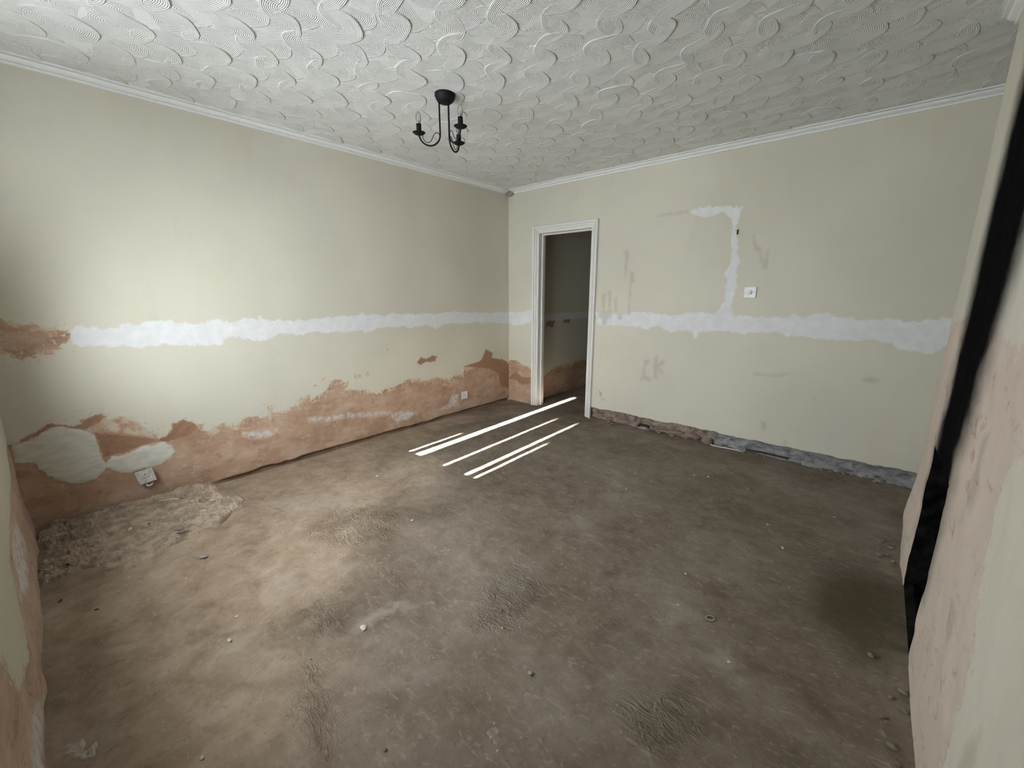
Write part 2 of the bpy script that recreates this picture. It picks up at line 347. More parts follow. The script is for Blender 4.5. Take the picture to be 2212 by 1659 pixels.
def wall_material(name, feats):
    b = NB(name)
    has = lambda f: f in feats
    edge = b.math('SUBTRACT', b.noise(24, 6, 0.72), 0.5)
    edge2 = b.math('SUBTRACT', b.noise(9, 5, 0.66), 0.5)
    def mask(a, amp, soft, off=0.0, e=edge):
        return b.step(b.math('ADD', b.math('ADD', b.attr(a), off), b.math('MULTIPLY', e, amp)), -soft, soft)
    # paint
    big = b.noise(1.3, 4, 0.5)
    cream = b.mix(b.step(big, 0.3, 0.7), (0.635, 0.612, 0.525), (0.585, 0.567, 0.49))
    cream = b.mix(b.math('MULTIPLY', b.step(b.noise(2.2, 3, 0.6, b.stretch((1, 1, 0.5), loc=(7, 3, 1))), 0.52, 0.8), 0.4), cream, (0.585, 0.53, 0.40))
    cream = b.mix(b.math('MULTIPLY', b.step(b.noise(5, 4, 0.65, b.stretch((1, 1, 0.25))), 0.58, 0.85), 0.3), cream, (0.42, 0.39, 0.32))
    speck = b.step(b.noise(60, 2, 0.5), 0.74, 0.80)
    cream = b.mix(b.math('MULTIPLY', speck, 0.3), cream, (0.30, 0.27, 0.22))
    # bare pink plaster
    pn = b.noise(3.5, 5, 0.62, b.stretch((1, 1, 2.2)))
    pink = b.ramp(pn, [(0.28, (0.35, 0.225, 0.155)), (0.44, (0.44, 0.295, 0.21)), (0.58, (0.50, 0.355, 0.265)), (0.75, (0.56, 0.44, 0.35))])
    pink = b.mix(b.math('MULTIPLY', b.step(b.noise(30, 5, 0.6), 0.58, 0.75), 0.45), pink, (0.30, 0.18, 0.12))
    pink = b.mix(b.math('MULTIPLY', b.step(b.noise(6, 4, 0.6, b.stretch((1, 1, 3), loc=(3, 9, 2))), 0.55, 0.78), 0.5), pink, (0.60, 0.53, 0.45))
    if has('dusty'): pink = b.mix(b.step(b.attr('a_grey'), 0.55, 0.65), pink, b.mix(b.noise(5, 5), (0.52, 0.435, 0.365), (0.66, 0.585, 0.515)))
    pink = b.mix(b.math('MULTIPLY', b.step(b.noise(11, 5, 0.7, b.stretch((1, 1, 1.6), loc=(1, 4, 6)), 0.8), 0.54, 0.70), 0.5), pink, (0.27, 0.165, 0.105))
    pink = b.mix(b.math('MULTIPLY', b.step(b.noise(13, 5, 0.7, b.stretch((1, 1, 1.4), loc=(8, 2, 3)), 0.8), 0.55, 0.68), 0.45), pink, (0.60, 0.50, 0.40))
    pink = b.mix(b.math('MULTIPLY', b.step(b.noise(75, 3, 0.6), 0.68, 0.74), 0.5), pink, (0.16, 0.10, 0.07))
    mpink = mask('a_pink', 0.11, 0.004)
    mp0 = mpink
    flake = b.math('MULTIPLY', b.step(b.noise(50, 5, 0.6, b.stretch((1, 1, 1), loc=(5, 5, 5))), 0.60, 0.62), b.step(b.attr('a_pink'), -0.10, 0.02))
    mpink = b.math('MAXIMUM', mpink, flake)
    chipz = b.math('MULTIPLY', b.step(b.noise(34, 6, 0.65, b.stretch((1, 1, 1), loc=(9, 1, 7))), 0.57, 0.59), b.math('SUBTRACT', 1.0, b.step(b.attr('a_pink'), 0.0, 0.085)))
    mpink = b.math('MULTIPLY', mpink, b.math('SUBTRACT', 1.0, chipz))
    thin = b.mix(b.step(b.noise(22, 6, 0.6), 0.42, 0.6), (0.60, 0.52, 0.39), (0.51, 0.35, 0.24))
    inner = b.step(b.math('ADD', b.math('SUBTRACT', b.attr('a_pink'), 0.012), b.math('MULTIPLY', edge2, 0.30)), -0.012, 0.012)
    if has('dusty'): inner = b.math('MAXIMUM', inner, b.step(b.attr('a_grey'), 0.5, 0.6))
    bare = b.mix(inner, thin, pink)
    col = b.mix(mpink, cream, bare)
    if has('brown'):
        brown = b.mix(b.noise(40, 5), (0.22, 0.115, 0.07), (0.40, 0.24, 0.16))
        mbrown = b.math('MULTIPLY', mask('a_brown', 0.05, 0.008), 0.85)
        col = b.mix(mbrown, col, brown)
    if has('fade'): col = b.mix(b.math('MULTIPLY', mask('a_fade', 0.06, 0.01), b.step(b.noise(16, 5), 0.36, 0.62)), col, (0.60, 0.52, 0.40))
    mgyp = 0.0
    if has('gypsum'):
        gyp = b.mix(b.step(b.noise(12, 6, 0.6, b.stretch((1, 1, 3))), 0.35, 0.65), (0.58, 0.57, 0.505), (0.67, 0.66, 0.60))
        mgyp = mask('a_gypsum', 0.05, 0.004)
        col = b.mix(mgyp, col, gyp)
    mwhite = 0.0
    if has('white'):
        white = b.mix(b.step(b.noise(14, 6, 0.6), 0.35, 0.7), (0.67, 0.685, 0.70), (0.74, 0.75, 0.76))
        mwhite = mask('a_white', 0.085, 0.006)
        col = b.mix(mwhite, col, white)
    if has('smear'): col = b.mix(b.math('MULTIPLY', mask('a_smear', 0.06, 0.022, 0.004), b.step(b.noise(30, 6, 0.65), 0.30, 0.62)), col, (0.66, 0.64, 0.63))
    if has('stain'): col = b.mix(b.math('MULTIPLY', mask('a_stain', 0.045, 0.020, 0.0), 0.34), col, (0.28, 0.25, 0.19))
    # rubble core of the wall below the missing skirting
    if has('rubble'):
        rub = b.ramp(b.noise(14, 5, 0.65), [(0.3, (0.10, 0.075, 0.06)), (0.48, (0.25, 0.205, 0.17)), (0.62, (0.34, 0.28, 0.235)), (0.75, (0.46, 0.33, 0.25))])
        rub2 = b.ramp(b.noise(10, 5, 0.65, b.stretch((1, 1, 2))), [(0.3, (0.09, 0.09, 0.095)), (0.48, (0.23, 0.23, 0.235)), (0.7, (0.36, 0.36, 0.365))])
        rub = b.mix(b.step(b.attr('a_grey'), -0.04, 0.04), rub, rub2)
        mrub = mask('a_rubble', 0.012, 0.002)
        col = b.mix(mrub, col, rub)
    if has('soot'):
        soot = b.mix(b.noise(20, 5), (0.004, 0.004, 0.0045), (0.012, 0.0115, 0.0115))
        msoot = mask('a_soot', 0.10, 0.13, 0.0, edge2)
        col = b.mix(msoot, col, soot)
    h = b.noise(9, 6, 0.64)
    return b.bsdf(col, 0.95, b.bump(h, 0.6, 0.0035), spec=0.0)

def floor_material():
    b = NB('dusty_concrete')
    n1 = b.noise(1.6, 5, 0.6, dist=0.6); n2 = b.noise(9, 6, 0.66, dist=0.5); n3 = b.noise(60, 3, 0.6)
    streak = b.noise(5, 6, 0.6, b.stretch((1, 3.5, 1), rot=(0, 0, 0.6)), 1.0)
    grey = b.ramp(b.math('ADD', b.math('MULTIPLY', n1, 0.6), b.math('MULTIPLY', n2, 0.4)), [(0.34, (0.118, 0.091, 0.066)), (0.46, (0.168, 0.135, 0.104)), (0.56, (0.208, 0.173, 0.139)), (0.68, (0.272, 0.239, 0.202))])
    pinkc = b.ramp(b.math('ADD', b.math('MULTIPLY', n1, 0.5), b.math('MULTIPLY', n2, 0.5)), [(0.34, (0.18, 0.128, 0.088)), (0.46, (0.27, 0.202, 0.145)), (0.56, (0.335, 0.258, 0.193)), (0.68, (0.41, 0.335, 0.267))])
    mp = b.step(b.math('ADD', b.attr('a_pink'), b.math('MULTIPLY', b.math('SUBTRACT', n1, 0.5), 1.2)), -0.32, 0.32)
    col = b.mix(mp, grey, pinkc)
    col = b.mix(b.math('MULTIPLY', b.step(streak, 0.56, 0.8), 0.35), col, (0.32, 0.285, 0.245))
    col = b.mix(b.math('MULTIPLY', b.step(b.noise(3.1, 6, 0.6, b.stretch((1, 1, 1), loc=(4, 8, 0))), 0.54, 0.74), 0.4), col, (0.12, 0.096, 0.072))
    col = b.mix(b.math('MULTIPLY', b.step(n3, 0.66, 0.74), 0.5), col, (0.14, 0.115, 0.09))
    col = b.mix(b.math('MULTIPLY', b.step(b.noise(38, 3, 0.5), 0.715, 0.745), 0.45), col, (0.42, 0.37, 0.31))
    col = b.mix(b.math('MULTIPLY', b.step(b.noise(17, 5, 0.68, b.stretch((1, 2, 1), rot=(0, 0, -0.5)), 1.5), 0.53, 0.70), 0.45), col, (0.36, 0.315, 0.265))
    col = b.mix(b.math('MULTIPLY', b.step(b.noise(21, 5, 0.7, b.stretch((2, 1, 1), loc=(2, 5, 1)), 1.2), 0.55, 0.70), 0.5), col, (0.115, 0.088, 0.064))
    ed = b.math('SUBTRACT', n2, 0.5)
    ml = b.step(b.math('ADD', b.attr('a_light'), b.math('MULTIPLY', ed, 0.22)), -0.03, 0.05)
    col = b.mix(b.math('MULTIPLY', ml, 0.35), col, (0.36, 0.315, 0.265))
    ms = b.step(b.math('ADD', b.attr('a_stain'), b.math('MULTIPLY', ed, 0.3)), -0.07, 0.08)
    col = b.mix(b.math('MULTIPLY', ms, 0.75), col, (0.075, 0.06, 0.032))
    sw = b.step(b.attr('a_swirl'), -0.05, 0.08)
    wv = b.noise(11, 3, 0.5, b.stretch((1, 2.6, 1), rot=(0, 0, 0.9)), 2.6)
    ridge = b.math('ABSOLUTE', b.math('SUBTRACT', wv, 0.5))
    h = b.math('ADD', b.noise(12, 7, 0.68), b.math('MULTIPLY', b.math('MULTIPLY', ridge, sw), 5.0))
    return b.bsdf(col, 0.9, b.bump(h, 0.8, 0.010), spec=0.1)

def artex_material(comb=True):
    b = NB('combed_white_plaster' if comb else 'white_ceiling_plaster')
    n = b.noise(1.1, 4); fine = b.noise(90, 4)
    col = b.mix(b.step(n, 0.35, 0.7), (0.70, 0.715, 0.71), (0.75, 0.765, 0.765))
    if comb:
        rr = b.math('ADD', b.attr('swirl_r'), b.math('MULTIPLY', b.noise(7, 2), 0.012))
        s = b.math('SINE', b.math('MULTIPLY', rr, 2 * math.pi / 0.0072))
        worn = b.step(b.noise(3.5, 3, 0.5), 0.30, 0.50)
        h = b.math('ADD', b.math('MULTIPLY', b.math('MULTIPLY', s, worn), 0.5), b.math('MULTIPLY', fine, 0.5))
        return b.bsdf(col, 0.85, b.bump(h, 0.75, 0.003), spec=0.12)
    return b.bsdf(col, 0.8, b.bump(fine, 0.4, 0.003), spec=0.2)

M_WALL_L = wall_material('worn_plaster_left', {'brown', 'fade', 'gypsum', 'white', 'smear'})
M_WALL_D = wall_material('worn_plaster_door_wall', {'brown', 'white', 'stain', 'rubble'})
M_WALL_B = wall_material('worn_plaster_breast', {'dusty', 'stain', 'soot'})
M_WALL_F = wall_material('worn_plaster_window_wall', {'dusty', 'smear'})
M_FLOOR = floor_material()
M_COMB = artex_material(True)
M_CEIL = artex_material(False)
M_TRIM = simple('white_gloss_paint', (0.70, 0.70, 0.685), 0.45, 0.025, 50, 0.05)
M_CORN = simple('white_cornice_paint', (0.78, 0.795, 0.795), 0.7, 0.03, 40, 0.1)
M_IRON = simple('black_iron', (0.006, 0.006, 0.0065), 0.6, 0.3, 60, 0.1, spec=0.2)
M_PLASTIC = simple('white_plastic', (0.70, 0.71, 0.73), 0.35, 0.05, 30)
M_PLASTIC_D = simple('dusty_white_plastic', (0.50, 0.48, 0.46), 0.6, 0.2, 60)
M_SOOT = simple('sooty_brick', (0.008, 0.0078, 0.0076), 0.95, 0.6, 16, 0.6, spec=0.03)
M_RUBBLE = simple('crumbled_plaster', (0.31, 0.245, 0.185), 0.95, 0.3, 18, 0.7)
M_STONE = simple('dusty_stone', (0.21, 0.175, 0.145), 0.9, 0.3, 30, 0.5)
M_STONE_G = simple('grey_mortar', (0.30, 0.29, 0.275), 0.9, 0.25, 30, 0.5)
M_BRICK = simple('red_brick', (0.27, 0.185, 0.145), 0.9, 0.3, 30, 0.5)
M_CHIP = simple('white_chip', (0.52, 0.475, 0.41), 0.8, 0.1, 50)
M_BLACKCHIP = simple('black_chip', (0.03, 0.027, 0.025), 0.7, 0.2, 50)
M_WOOD = simple('weathered_wood', (0.16, 0.11, 0.07), 0.8, 0.3, 50)
M_RED = simple('red_plastic', (0.42, 0.06, 0.04), 0.5)
M_YELLOW = simple('yellow_plastic', (0.55, 0.52, 0.10), 0.5)
M_METAL = simple('dull_metal', (0.45, 0.45, 0.45), 0.4, 0.2, 40, metal=0.8)
M_FABRIC = simple('blind_fabric', (0.62, 0.62, 0.60), 0.9, 0.05, 80)

def glass_material(name, tint, tr, haze=0.0):
    b = NB(name)
    t = b.n('ShaderNodeBsdfTransparent'); t.inputs[0].default_value = (*tint, 1)
    g = b.n('ShaderNodeBsdfGlossy'); g.inputs['Roughness'].default_value = 0.05
    fr = b.n('ShaderNodeFresnel'); fr.inputs[0].default_value = 1.45
    f = b.math('ADD', b.math('MULTIPLY', fr.outputs[0], 0.9), tr, True)
    mx = b.n('ShaderNodeMixShader')
    b.nt.links.new(f, mx.inputs[0]); b.nt.links.new(t.outputs[0], mx.inputs[1]); b.nt.links.new(g.outputs[0], mx.inputs[2])
    if haze:
        df = b.n('ShaderNodeBsdfDiffuse'); df.inputs[0].default_value = (0.75, 0.75, 0.74, 1)
        m2 = b.n('ShaderNodeMixShader'); m2.inputs[0].default_value = haze
        b.nt.links.new(mx.outputs[0], m2.inputs[1]); b.nt.links.new(df.outputs[0], m2.inputs[2]); mx = m2
    b.nt.links.new(mx.outputs[0], b.out.inputs[0])
    return b.m
M_BULB = glass_material('clear_bulb_glass', (0.86, 0.86, 0.85), 0.06, 0.16)
M_PANE = glass_material('window_glass', (0.97, 0.98, 0.98), 0.0)

# ---------------------------------------------------------------- walls as relief surfaces with a solid back
def axis_values(a, b, step, extra=()):
    n = max(2, int(round((b - a) / step)) + 1)
    v = np.linspace(a, b, n)
    for e in extra:
        v[np.argmin(np.abs(v - e))] = e
    return v

def relief(name, us, zs, to_world, disp, attrs, hole, mat, thick=None):
    """grid over (u, z); to_world(u, z, d) -> xyz with d out of the wall; hole(u, z) True where there is no wall"""
    U, Z = np.meshgrid(us, zs, indexing='ij')
    u, z = U.ravel(), Z.ravel()
    d = disp(u, z)
    P = to_world(u, z, d)
    nu, nz = len(us), len(zs)
    i, j = np.meshgrid(np.arange(nu - 1), np.arange(nz - 1), indexing='ij')
    i, j = i.ravel(), j.ravel()
    uc = (us[i] + us[i + 1]) / 2; zc = (zs[j] + zs[j + 1]) / 2
    keep = ~hole(uc, zc)
    i, j = i[keep], j[keep]
    F = np.stack([i * nz + j, (i + 1) * nz + j, (i + 1) * nz + j + 1, i * nz + j + 1], 1)
    at = {k: np.full(u.shape, -1.0) for k in WALL_ATTRS}
    at.update(attrs(u, z))
    e1 = P[F[0, 1]] - P[F[0, 0]]; e2 = P[F[0, 3]] - P[F[0, 0]]
    if np.dot(np.cross(e1, e2), to_world(us[:1], zs[:1], np.array([1.0]))[0] - to_world(us[:1], zs[:1], np.array([0.0]))[0]) < 0:
        F = F[:, ::-1]
    # drop unused vertices
    used = np.unique(F); remap = -np.ones(len(P), int); remap[used] = np.arange(len(used))
    return mesh_obj(name, P[used].tolist(), remap[F].tolist(), mat, None, True, {k: v[used] for k, v in at.items()})

def noise2(u, z, scale, o=4, seed=0):
    return fbm(np.stack([u, z, np.zeros_like(u) + seed * 3.7], 1), scale, o, seed)

no_hole = lambda u, z: np.zeros(u.shape, bool)
def backing(name, boxes, parent):
    bm = bmesh.new()
    for b_ in boxes: add_box(bm, *b_)
    return bm_obj(name, bm, M_STONE, parent)

# left wall (plane x = 0)
def lw_disp(u, z):
    d = 0.004 * noise2(u, z, 1.2, 3, 1) + 0.0008 * noise2(u, z, 9, 3, 2)
    pk = sdf(LW_PINK, u, z); gy = sdf(LW_GYPSUM, u, z)
    rough = smooth01(pk, 0, 0.03)
    d += rough * (-0.003 + 0.006 * noise2(u, z, 14, 4, 3))
    d -= 0.045 * smooth01(0.020 + 0.006 * noise2(u, z * 0, 6, 3, 19) - z, 0, 0.005) * smooth01(u, 0.75, 1.0)
    d += smooth01(gy, -0.004, 0.012) * (0.005 + 0.002 * noise2(u, z, 12, 3, 4))
    return d
def lw_attr(u, z):
    return {'a_white': sdf(LW_WHITE[:1], u, z), 'a_smear': sdf(LW_WHITE[1:], u, z), 'a_pink': sdf(LW_PINK, u, z), 'a_brown': sdf(LW_BROWN, u, z), 'a_fade': sdf(LW_FADE, u, z), 'a_gypsum': sdf(LW_GYPSUM, u, z)}
wall_left = relief('wall_left', axis_values(YW - 0.02, D + 0.02, 0.011), np.concatenate([np.arange(-0.06, 1.3, 0.011), np.linspace(1.31, H + 0.02, 40)]),
                   lambda u, z, d: np.stack([d, u, z], 1), lw_disp, lw_attr, no_hole, M_WALL_L)
structure(wall_left, 'cream wall with a white filler band and peeled pink plaster along the floor', 'wall')
backing('wall_core', [(-0.2, -0.07, YW - 0.3, D + 0.2, -0.1, H + 0.1)], wall_left)

# wall with the door (plane y = D)
SKIRT_EDGE = 0.118
def dw_edge(u):
    e = SKIRT_EDGE + 0.012 * fbm(np.stack([u, u * 0, u * 0], 1), 9, 4, 31) + 0.004 * fbm(np.stack([u, u * 0, u * 0], 1), 40, 2, 33)
    return np.where(u < DX0, -0.3, e)
def dw_disp(u, z):
    d = 0.004 * noise2(u, z, 1.1, 3, 5) + 0.0007 * noise2(u, z, 9, 3, 6)
    pk = sdf(DW_PINK, u, z)
    d += smooth01(pk, 0, 0.03) * (-0.002 + 0.003 * noise2(u, z, 14, 4, 7))
    m = smooth01(dw_edge(u) - z, 0.0, 0.006)
    core = -0.042 + 0.030 * noise2(u, z, 12, 4, 8) + 0.016 * noise2(u, z, 40, 3, 9) + 0.02 * smooth01(0.06 - z, 0, 0.06)
    core = core + 0.016 * smooth01(u, 2.4, 2.5)
    return d * (1 - m) + core * m
def dw_attr(u, z):
    return {'a_white': sdf(DW_WHITE, u, z), 'a_pink': sdf(DW_PINK, u, z), 'a_brown': sdf(DW_BROWN, u, z), 'a_stain': sdf(DW_STAIN, u, z),
            'a_rubble': np.clip(dw_edge(u) - z, -1, 1), 'a_grey': np.clip(u - 2.45, -1, 0.3)}
wall_back = relief('wall_back', axis_values(-0.02, XA + 0.02, 0.009, (DX0, DX1)),
                   np.concatenate([np.arange(-0.06, 0.2, 0.006), np.arange(0.2, 1.96, 0.0115), [DZ], np.linspace(DZ + 0.012, H + 0.02, 42)]),
                   lambda u, z, d: np.stack([u, D - d, z], 1), dw_disp, dw_attr, lambda u, z: (u > DX0) & (u < DX1) & (z < DZ), M_WALL_D)
structure(wall_back, 'cream wall with the doorway, white filler band and skirting torn off', 'wall')
backing('wall_core', [(-0.2, DX0, D + 0.06, D + 0.115, -0.1, H + 0.1), (DX1, XA + 0.2, D + 0.06, D + 0.115, -0.1, H + 0.1), (DX0, DX1, D + 0.01, D + 0.115, DZ, H + 0.1)], wall_back)

# chimney breast (plane x = XB) with the fireplace opening
FY0, FY1, FZ = 2.105, 2.60, 0.70
def br_disp(u, z):
    d = 0.006 * noise2(u, z, 1.6, 3, 11) + 0.0015 * noise2(u, z, 9, 3, 12)
    d += 0.018 * np.exp(-((z - 0.22) / 0.16) ** 2) * smooth01(u, 2.5, 3.0)
    d -= 0.045 * smooth01(u, YB - 0.06, YB + 0.005) ** 2
    ed = np.minimum(np.minimum(np.abs(u - FY0), np.abs(u - FY1)), np.abs(z - FZ))
    d += 0.006 * noise2(u, z, 10, 3, 14) * smooth01(1.25 - z, 0, 0.1)
    return d
def br_attr(u, z):
    return {'a_grey': np.full(u.shape, 0.7), 'a_pink': sdf(BR_PINK, u, z), 'a_soot': sdf(BR_SOOT, u, z), 'a_stain': sdf(BR_STAIN, u, z)}
wall_right = relief('wall_right', axis_values(YW - 0.02, YB, 0.011, (FY0, FY1)), np.concatenate([np.arange(-0.06, FZ, 0.0115), [FZ], np.arange(FZ + 0.012, 1.35, 0.0115), np.linspace(1.36, H + 0.02, 50)]),
                    lambda u, z, d: np.stack([XB - d, u, z], 1), br_disp, br_attr, lambda u, z: (u > FY0) & (u < FY1) & (z < FZ), M_WALL_B)
structure(wall_right, 'chimney breast with a sooty fireplace opening, pink plaster and white paint', 'wall')
# far return of the breast and the back of the alcove
ret = relief('breast_return', axis_values(XB + 0.03, XA + 0.02, 0.03), axis_values(-0.06, H + 0.02, 0.03),
             lambda u, z, d: np.stack([u, YB + d, z], 1), lambda u, z: 0.003 * noise2(u, z, 3, 3, 15), lambda u, z: {'a_pink': np.clip(1.2 - z, -1, 1)}, no_hole, M_WALL_F)
ret.parent = wall_right
alc = relief('alcove_wall', axis_values(YB - 0.02, D + 0.02, 0.03), axis_values(-0.06, H + 0.02, 0.03),
             lambda u, z, d: np.stack([XA - d, u, z], 1), lambda u, z: 0.003 * noise2(u, z, 3, 3, 16), lambda u, z: {'a_pink': np.clip(0.25 - z, -1, 1), 'a_white': 0.07 - np.abs(z - 1.07)}, no_hole, M_WALL_D)
alc.parent = wall_right
backing('wall_core', [(XB + 0.05, XB + 0.12, YW - 0.3, FY0 - .03, -0.1, H + 0.1), (XB + 0.05, XB + 0.12, FY1 + .03, YB - 0.02, -0.1, H + 0.1), (XB + 0.05, XB + 0.12, FY0 - .03, FY1 + .03, FZ + 0.03, H + 0.1), (XA + 0.01, XA + 0.2, YW - 0.3, D + 0.2, -0.1, H + 0.1)], wall_right)
bm = bmesh.new()      # the blackened throat of the fireplace
def fire_faces():
    x0, x1 = XB - 0.001, XB + 0.34
    rnd = random.Random(4)
    def quad(fn, nu_, nv_):
        g = [[bm.verts.new(fn(i / nu_, j / nv_)) for j in range(nv_ + 1)] for i in range(nu_ + 1)]
        for i in range(nu_):
            for j in range(nv_):
                bm.faces.new((g[i][j], g[i + 1][j], g[i + 1][j + 1], g[i][j + 1]))
    w = lambda s: rnd.uniform(-s, s)
    quad(lambda a, c: (x0 + a * (x1 - x0), FY0 + (w(.008) if a > 0 else 0), c * FZ), 10, 16)
    quad(lambda a, c: (x0 + a * (x1 - x0), FY1 + (w(.008) if a > 0 else 0), c * FZ), 10, 16)
    quad(lambda a, c: (x1 + w(.012), FY0 + a * (FY1 - FY0), c * (FZ + .3)), 12, 20)
    quad(lambda a, c: (x0 + a * .1, FY0 + c * (FY1 - FY0), FZ + (w(.006) if a > 0 else 0)), 3, 12)
    quad(lambda a, c: (x0 + a * (x1 - x0), FY0 + c * (FY1 - FY0), .034 + (w(.012) if a > 0 else -.016)), 12, 14)
fire_faces()
bm_obj('fireplace_recess', bm, M_SOOT, wall_right)['label'] = 'soot-blackened fireplace recess'

# wall with the window (plane y = YW), behind and beside the camera
WX0, WX1, WZ0, WZ1 = 0.28, 2.4, 0.945, 2.165
def fw_disp(u, z):
    pk = sdf(FW_PINK, u, z)
    return 0.005 * noise2(u, z, 1.3, 3, 21) + smooth01(pk, 0, 0.04) * (-0.004 + 0.012 * noise2(u, z, 7, 4, 22)) + 0.02 * smooth01(0.25 - z, 0, 0.25)
wall_front = relief('wall_front', axis_values(-0.02, XB + 0.05, 0.013, (WX0, WX1)), np.concatenate([np.arange(-0.06, WZ0 - 0.004, 0.013), [WZ0], np.linspace(WZ0 + 0.03, WZ1 - 0.03, 30), [WZ1], np.linspace(WZ1 + 0.03, H + 0.02, 10)]),
                    lambda u, z, d: np.stack([u, YW + d, z], 1), fw_disp, lambda u, z: {'a_pink': sdf(FW_PINK, u, z), 'a_grey': np.full(u.shape, 0.59), 'a_smear': sdf([[(.5, .2), (.9, .15), (1.2, .25), (1.0, .35), (.6, .34)], [(1.5, .02), (1.9, .05), (2.1, .12), (1.7, .12)]], u, z)},
                    lambda u, z: (u > WX0) & (u < WX1) & (z > WZ0) & (z < WZ1), M_WALL_F)
structure(wall_front, 'wall beside the window with pink plaster and scraps of white paint', 'wall')
backing('wall_core', [(-0.2, WX0, YW - 0.28, YW - 0.02, -0.1, H + 0.1), (WX1, XA + 0.2, YW - 0.28, YW - 0.02, -0.1, H + 0.1), (WX0, WX1, YW - 0.28, YW - 0.02, -0.1, WZ0), (WX0, WX1, YW - 0.28, YW - 0.02, WZ1, H + 0.1)], wall_front)

# window with a vertical blind; the sun gets in only through the gaps between its slats
win = structure(empty('window_1', ((WX0 + WX1) / 2, YW - 0.2, WZ0)), 'white framed window with a closed vertical blind', 'window')
def wpart(name, boxes, mat, parent=win):
    bm_ = bmesh.new()
    for b_ in boxes: add_box(bm_, *b_, bevel=0.003)
    o = bm_obj(name, bm_, mat)
    o.parent = parent; o.matrix_parent_inverse = parent.matrix_basis.inverted() if parent is win else Matrix()
    return o
y0, y1 = YW - 0.25, YW - 0.20
wpart('window_frame', [(WX0 - .004, WX0 + .05, y0, y1, WZ0, WZ1), (WX1 - .05, WX1 + .004, y0, y1, WZ0, WZ1), (WX0, WX1, y0, y1, WZ0 - .003, WZ0 + .008), (WX0, WX1, y0, y1, WZ1 - .008, WZ1 + .003)], M_TRIM)
wpart('window_pane', [(WX0 + .05, WX1 - .05, y0 + .02, y0 + .026, WZ0 + .008, WZ1 - .008)], M_PANE)
wpart('window_sill', [(WX0 - .03, WX1 + .03, YW - 0.2, YW + 0.02, WZ0 - 0.03, WZ0)], M_TRIM)
YS = YW - 0.10
def slit_x(x_floor, y_floor=2.05): return x_floor + 0.025 * (y_floor - YS)
# (x on the floor at the near end, width at the foot, height where the gap closes)
GAPS = [(0.533, 0.020, 1.30), (0.650, 0.066, 3.2), (0.985, 0.022, 1.74), (1.245, 0.034, 1.72), (1.335, 0.020, 1.43)]
edges = [WX0]
for xf, w_, zt in GAPS:
    edges += [(slit_x(xf), w_, zt)]
edges.append(WX1)
segs = []
left = (WX0, 0, 9)
for g in edges[1:]:
    gg = g if isinstance(g, tuple) else (g, 0, 9)
    segs.append((left, gg)); left = gg
def gap_half(g, z):      # a gap narrows upward and closes where the slats lean together
    if g[1] == 0: return 0.0
    return g[1] / 2 * max(0.0, 1 - max(0.0, (z - WZ0)) / (g[2] - WZ0)) ** 0.7
blind = tag(empty('vertical_blind', ((WX0 + WX1) / 2, YS, WZ1)), 'white vertical blind hanging closed in the window recess', 'blind')
bm = bmesh.new(); add_box(bm, WX0 + .01, WX1 - .01, YS - .02, YS + .02, WZ1 - .035, WZ1 - 0.001)
o = bm_obj('headrail', bm, M_TRIM, blind); o.matrix_parent_inverse = blind.matrix_basis.inverted()
NZ = 16
for (a, c) in segs:
    span = c[0] - a[0]; n = max(1, int(math.ceil(span / 0.085)))
    for k in range(n):
        bm = bmesh.new(); rows = []
        yy = YS + (0.003 if k % 2 else -0.003)
        for j in range(NZ + 1):
            z = WZ0 + 0.001 + (WZ1 - .03 - WZ0) * j / NZ
            xl, xr = a[0] + gap_half(a, z), c[0] - gap_half(c, z)
            if a[1] and gap_half(a, z) == 0: xl -= 0.008
            if c[1] and gap_half(c, z) == 0: xr += 0.008
            s0 = xl + (xr - xl) * k / n - (0.004 if k else 0); s1 = xl + (xr - xl) * (k + 1) / n + (0.004 if k < n - 1 else 0)
            rows.append([bm.verts.new((s0, yy, z)), bm.verts.new((s1, yy, z)), bm.verts.new((s1, yy + .002, z)), bm.verts.new((s0, yy + .002, z))])
        for p, q in zip(rows, rows[1:]):
            for t in range(4): bm.faces.new((p[t], p[(t + 1) % 4], q[(t + 1) % 4], q[t]))
        bm.faces.new(rows[0][::-1]); bm.faces.new(rows[-1])
        o = bm_obj('slat', bm, M_FABRIC, blind); o.matrix_parent_inverse = blind.matrix_basis.inverted()

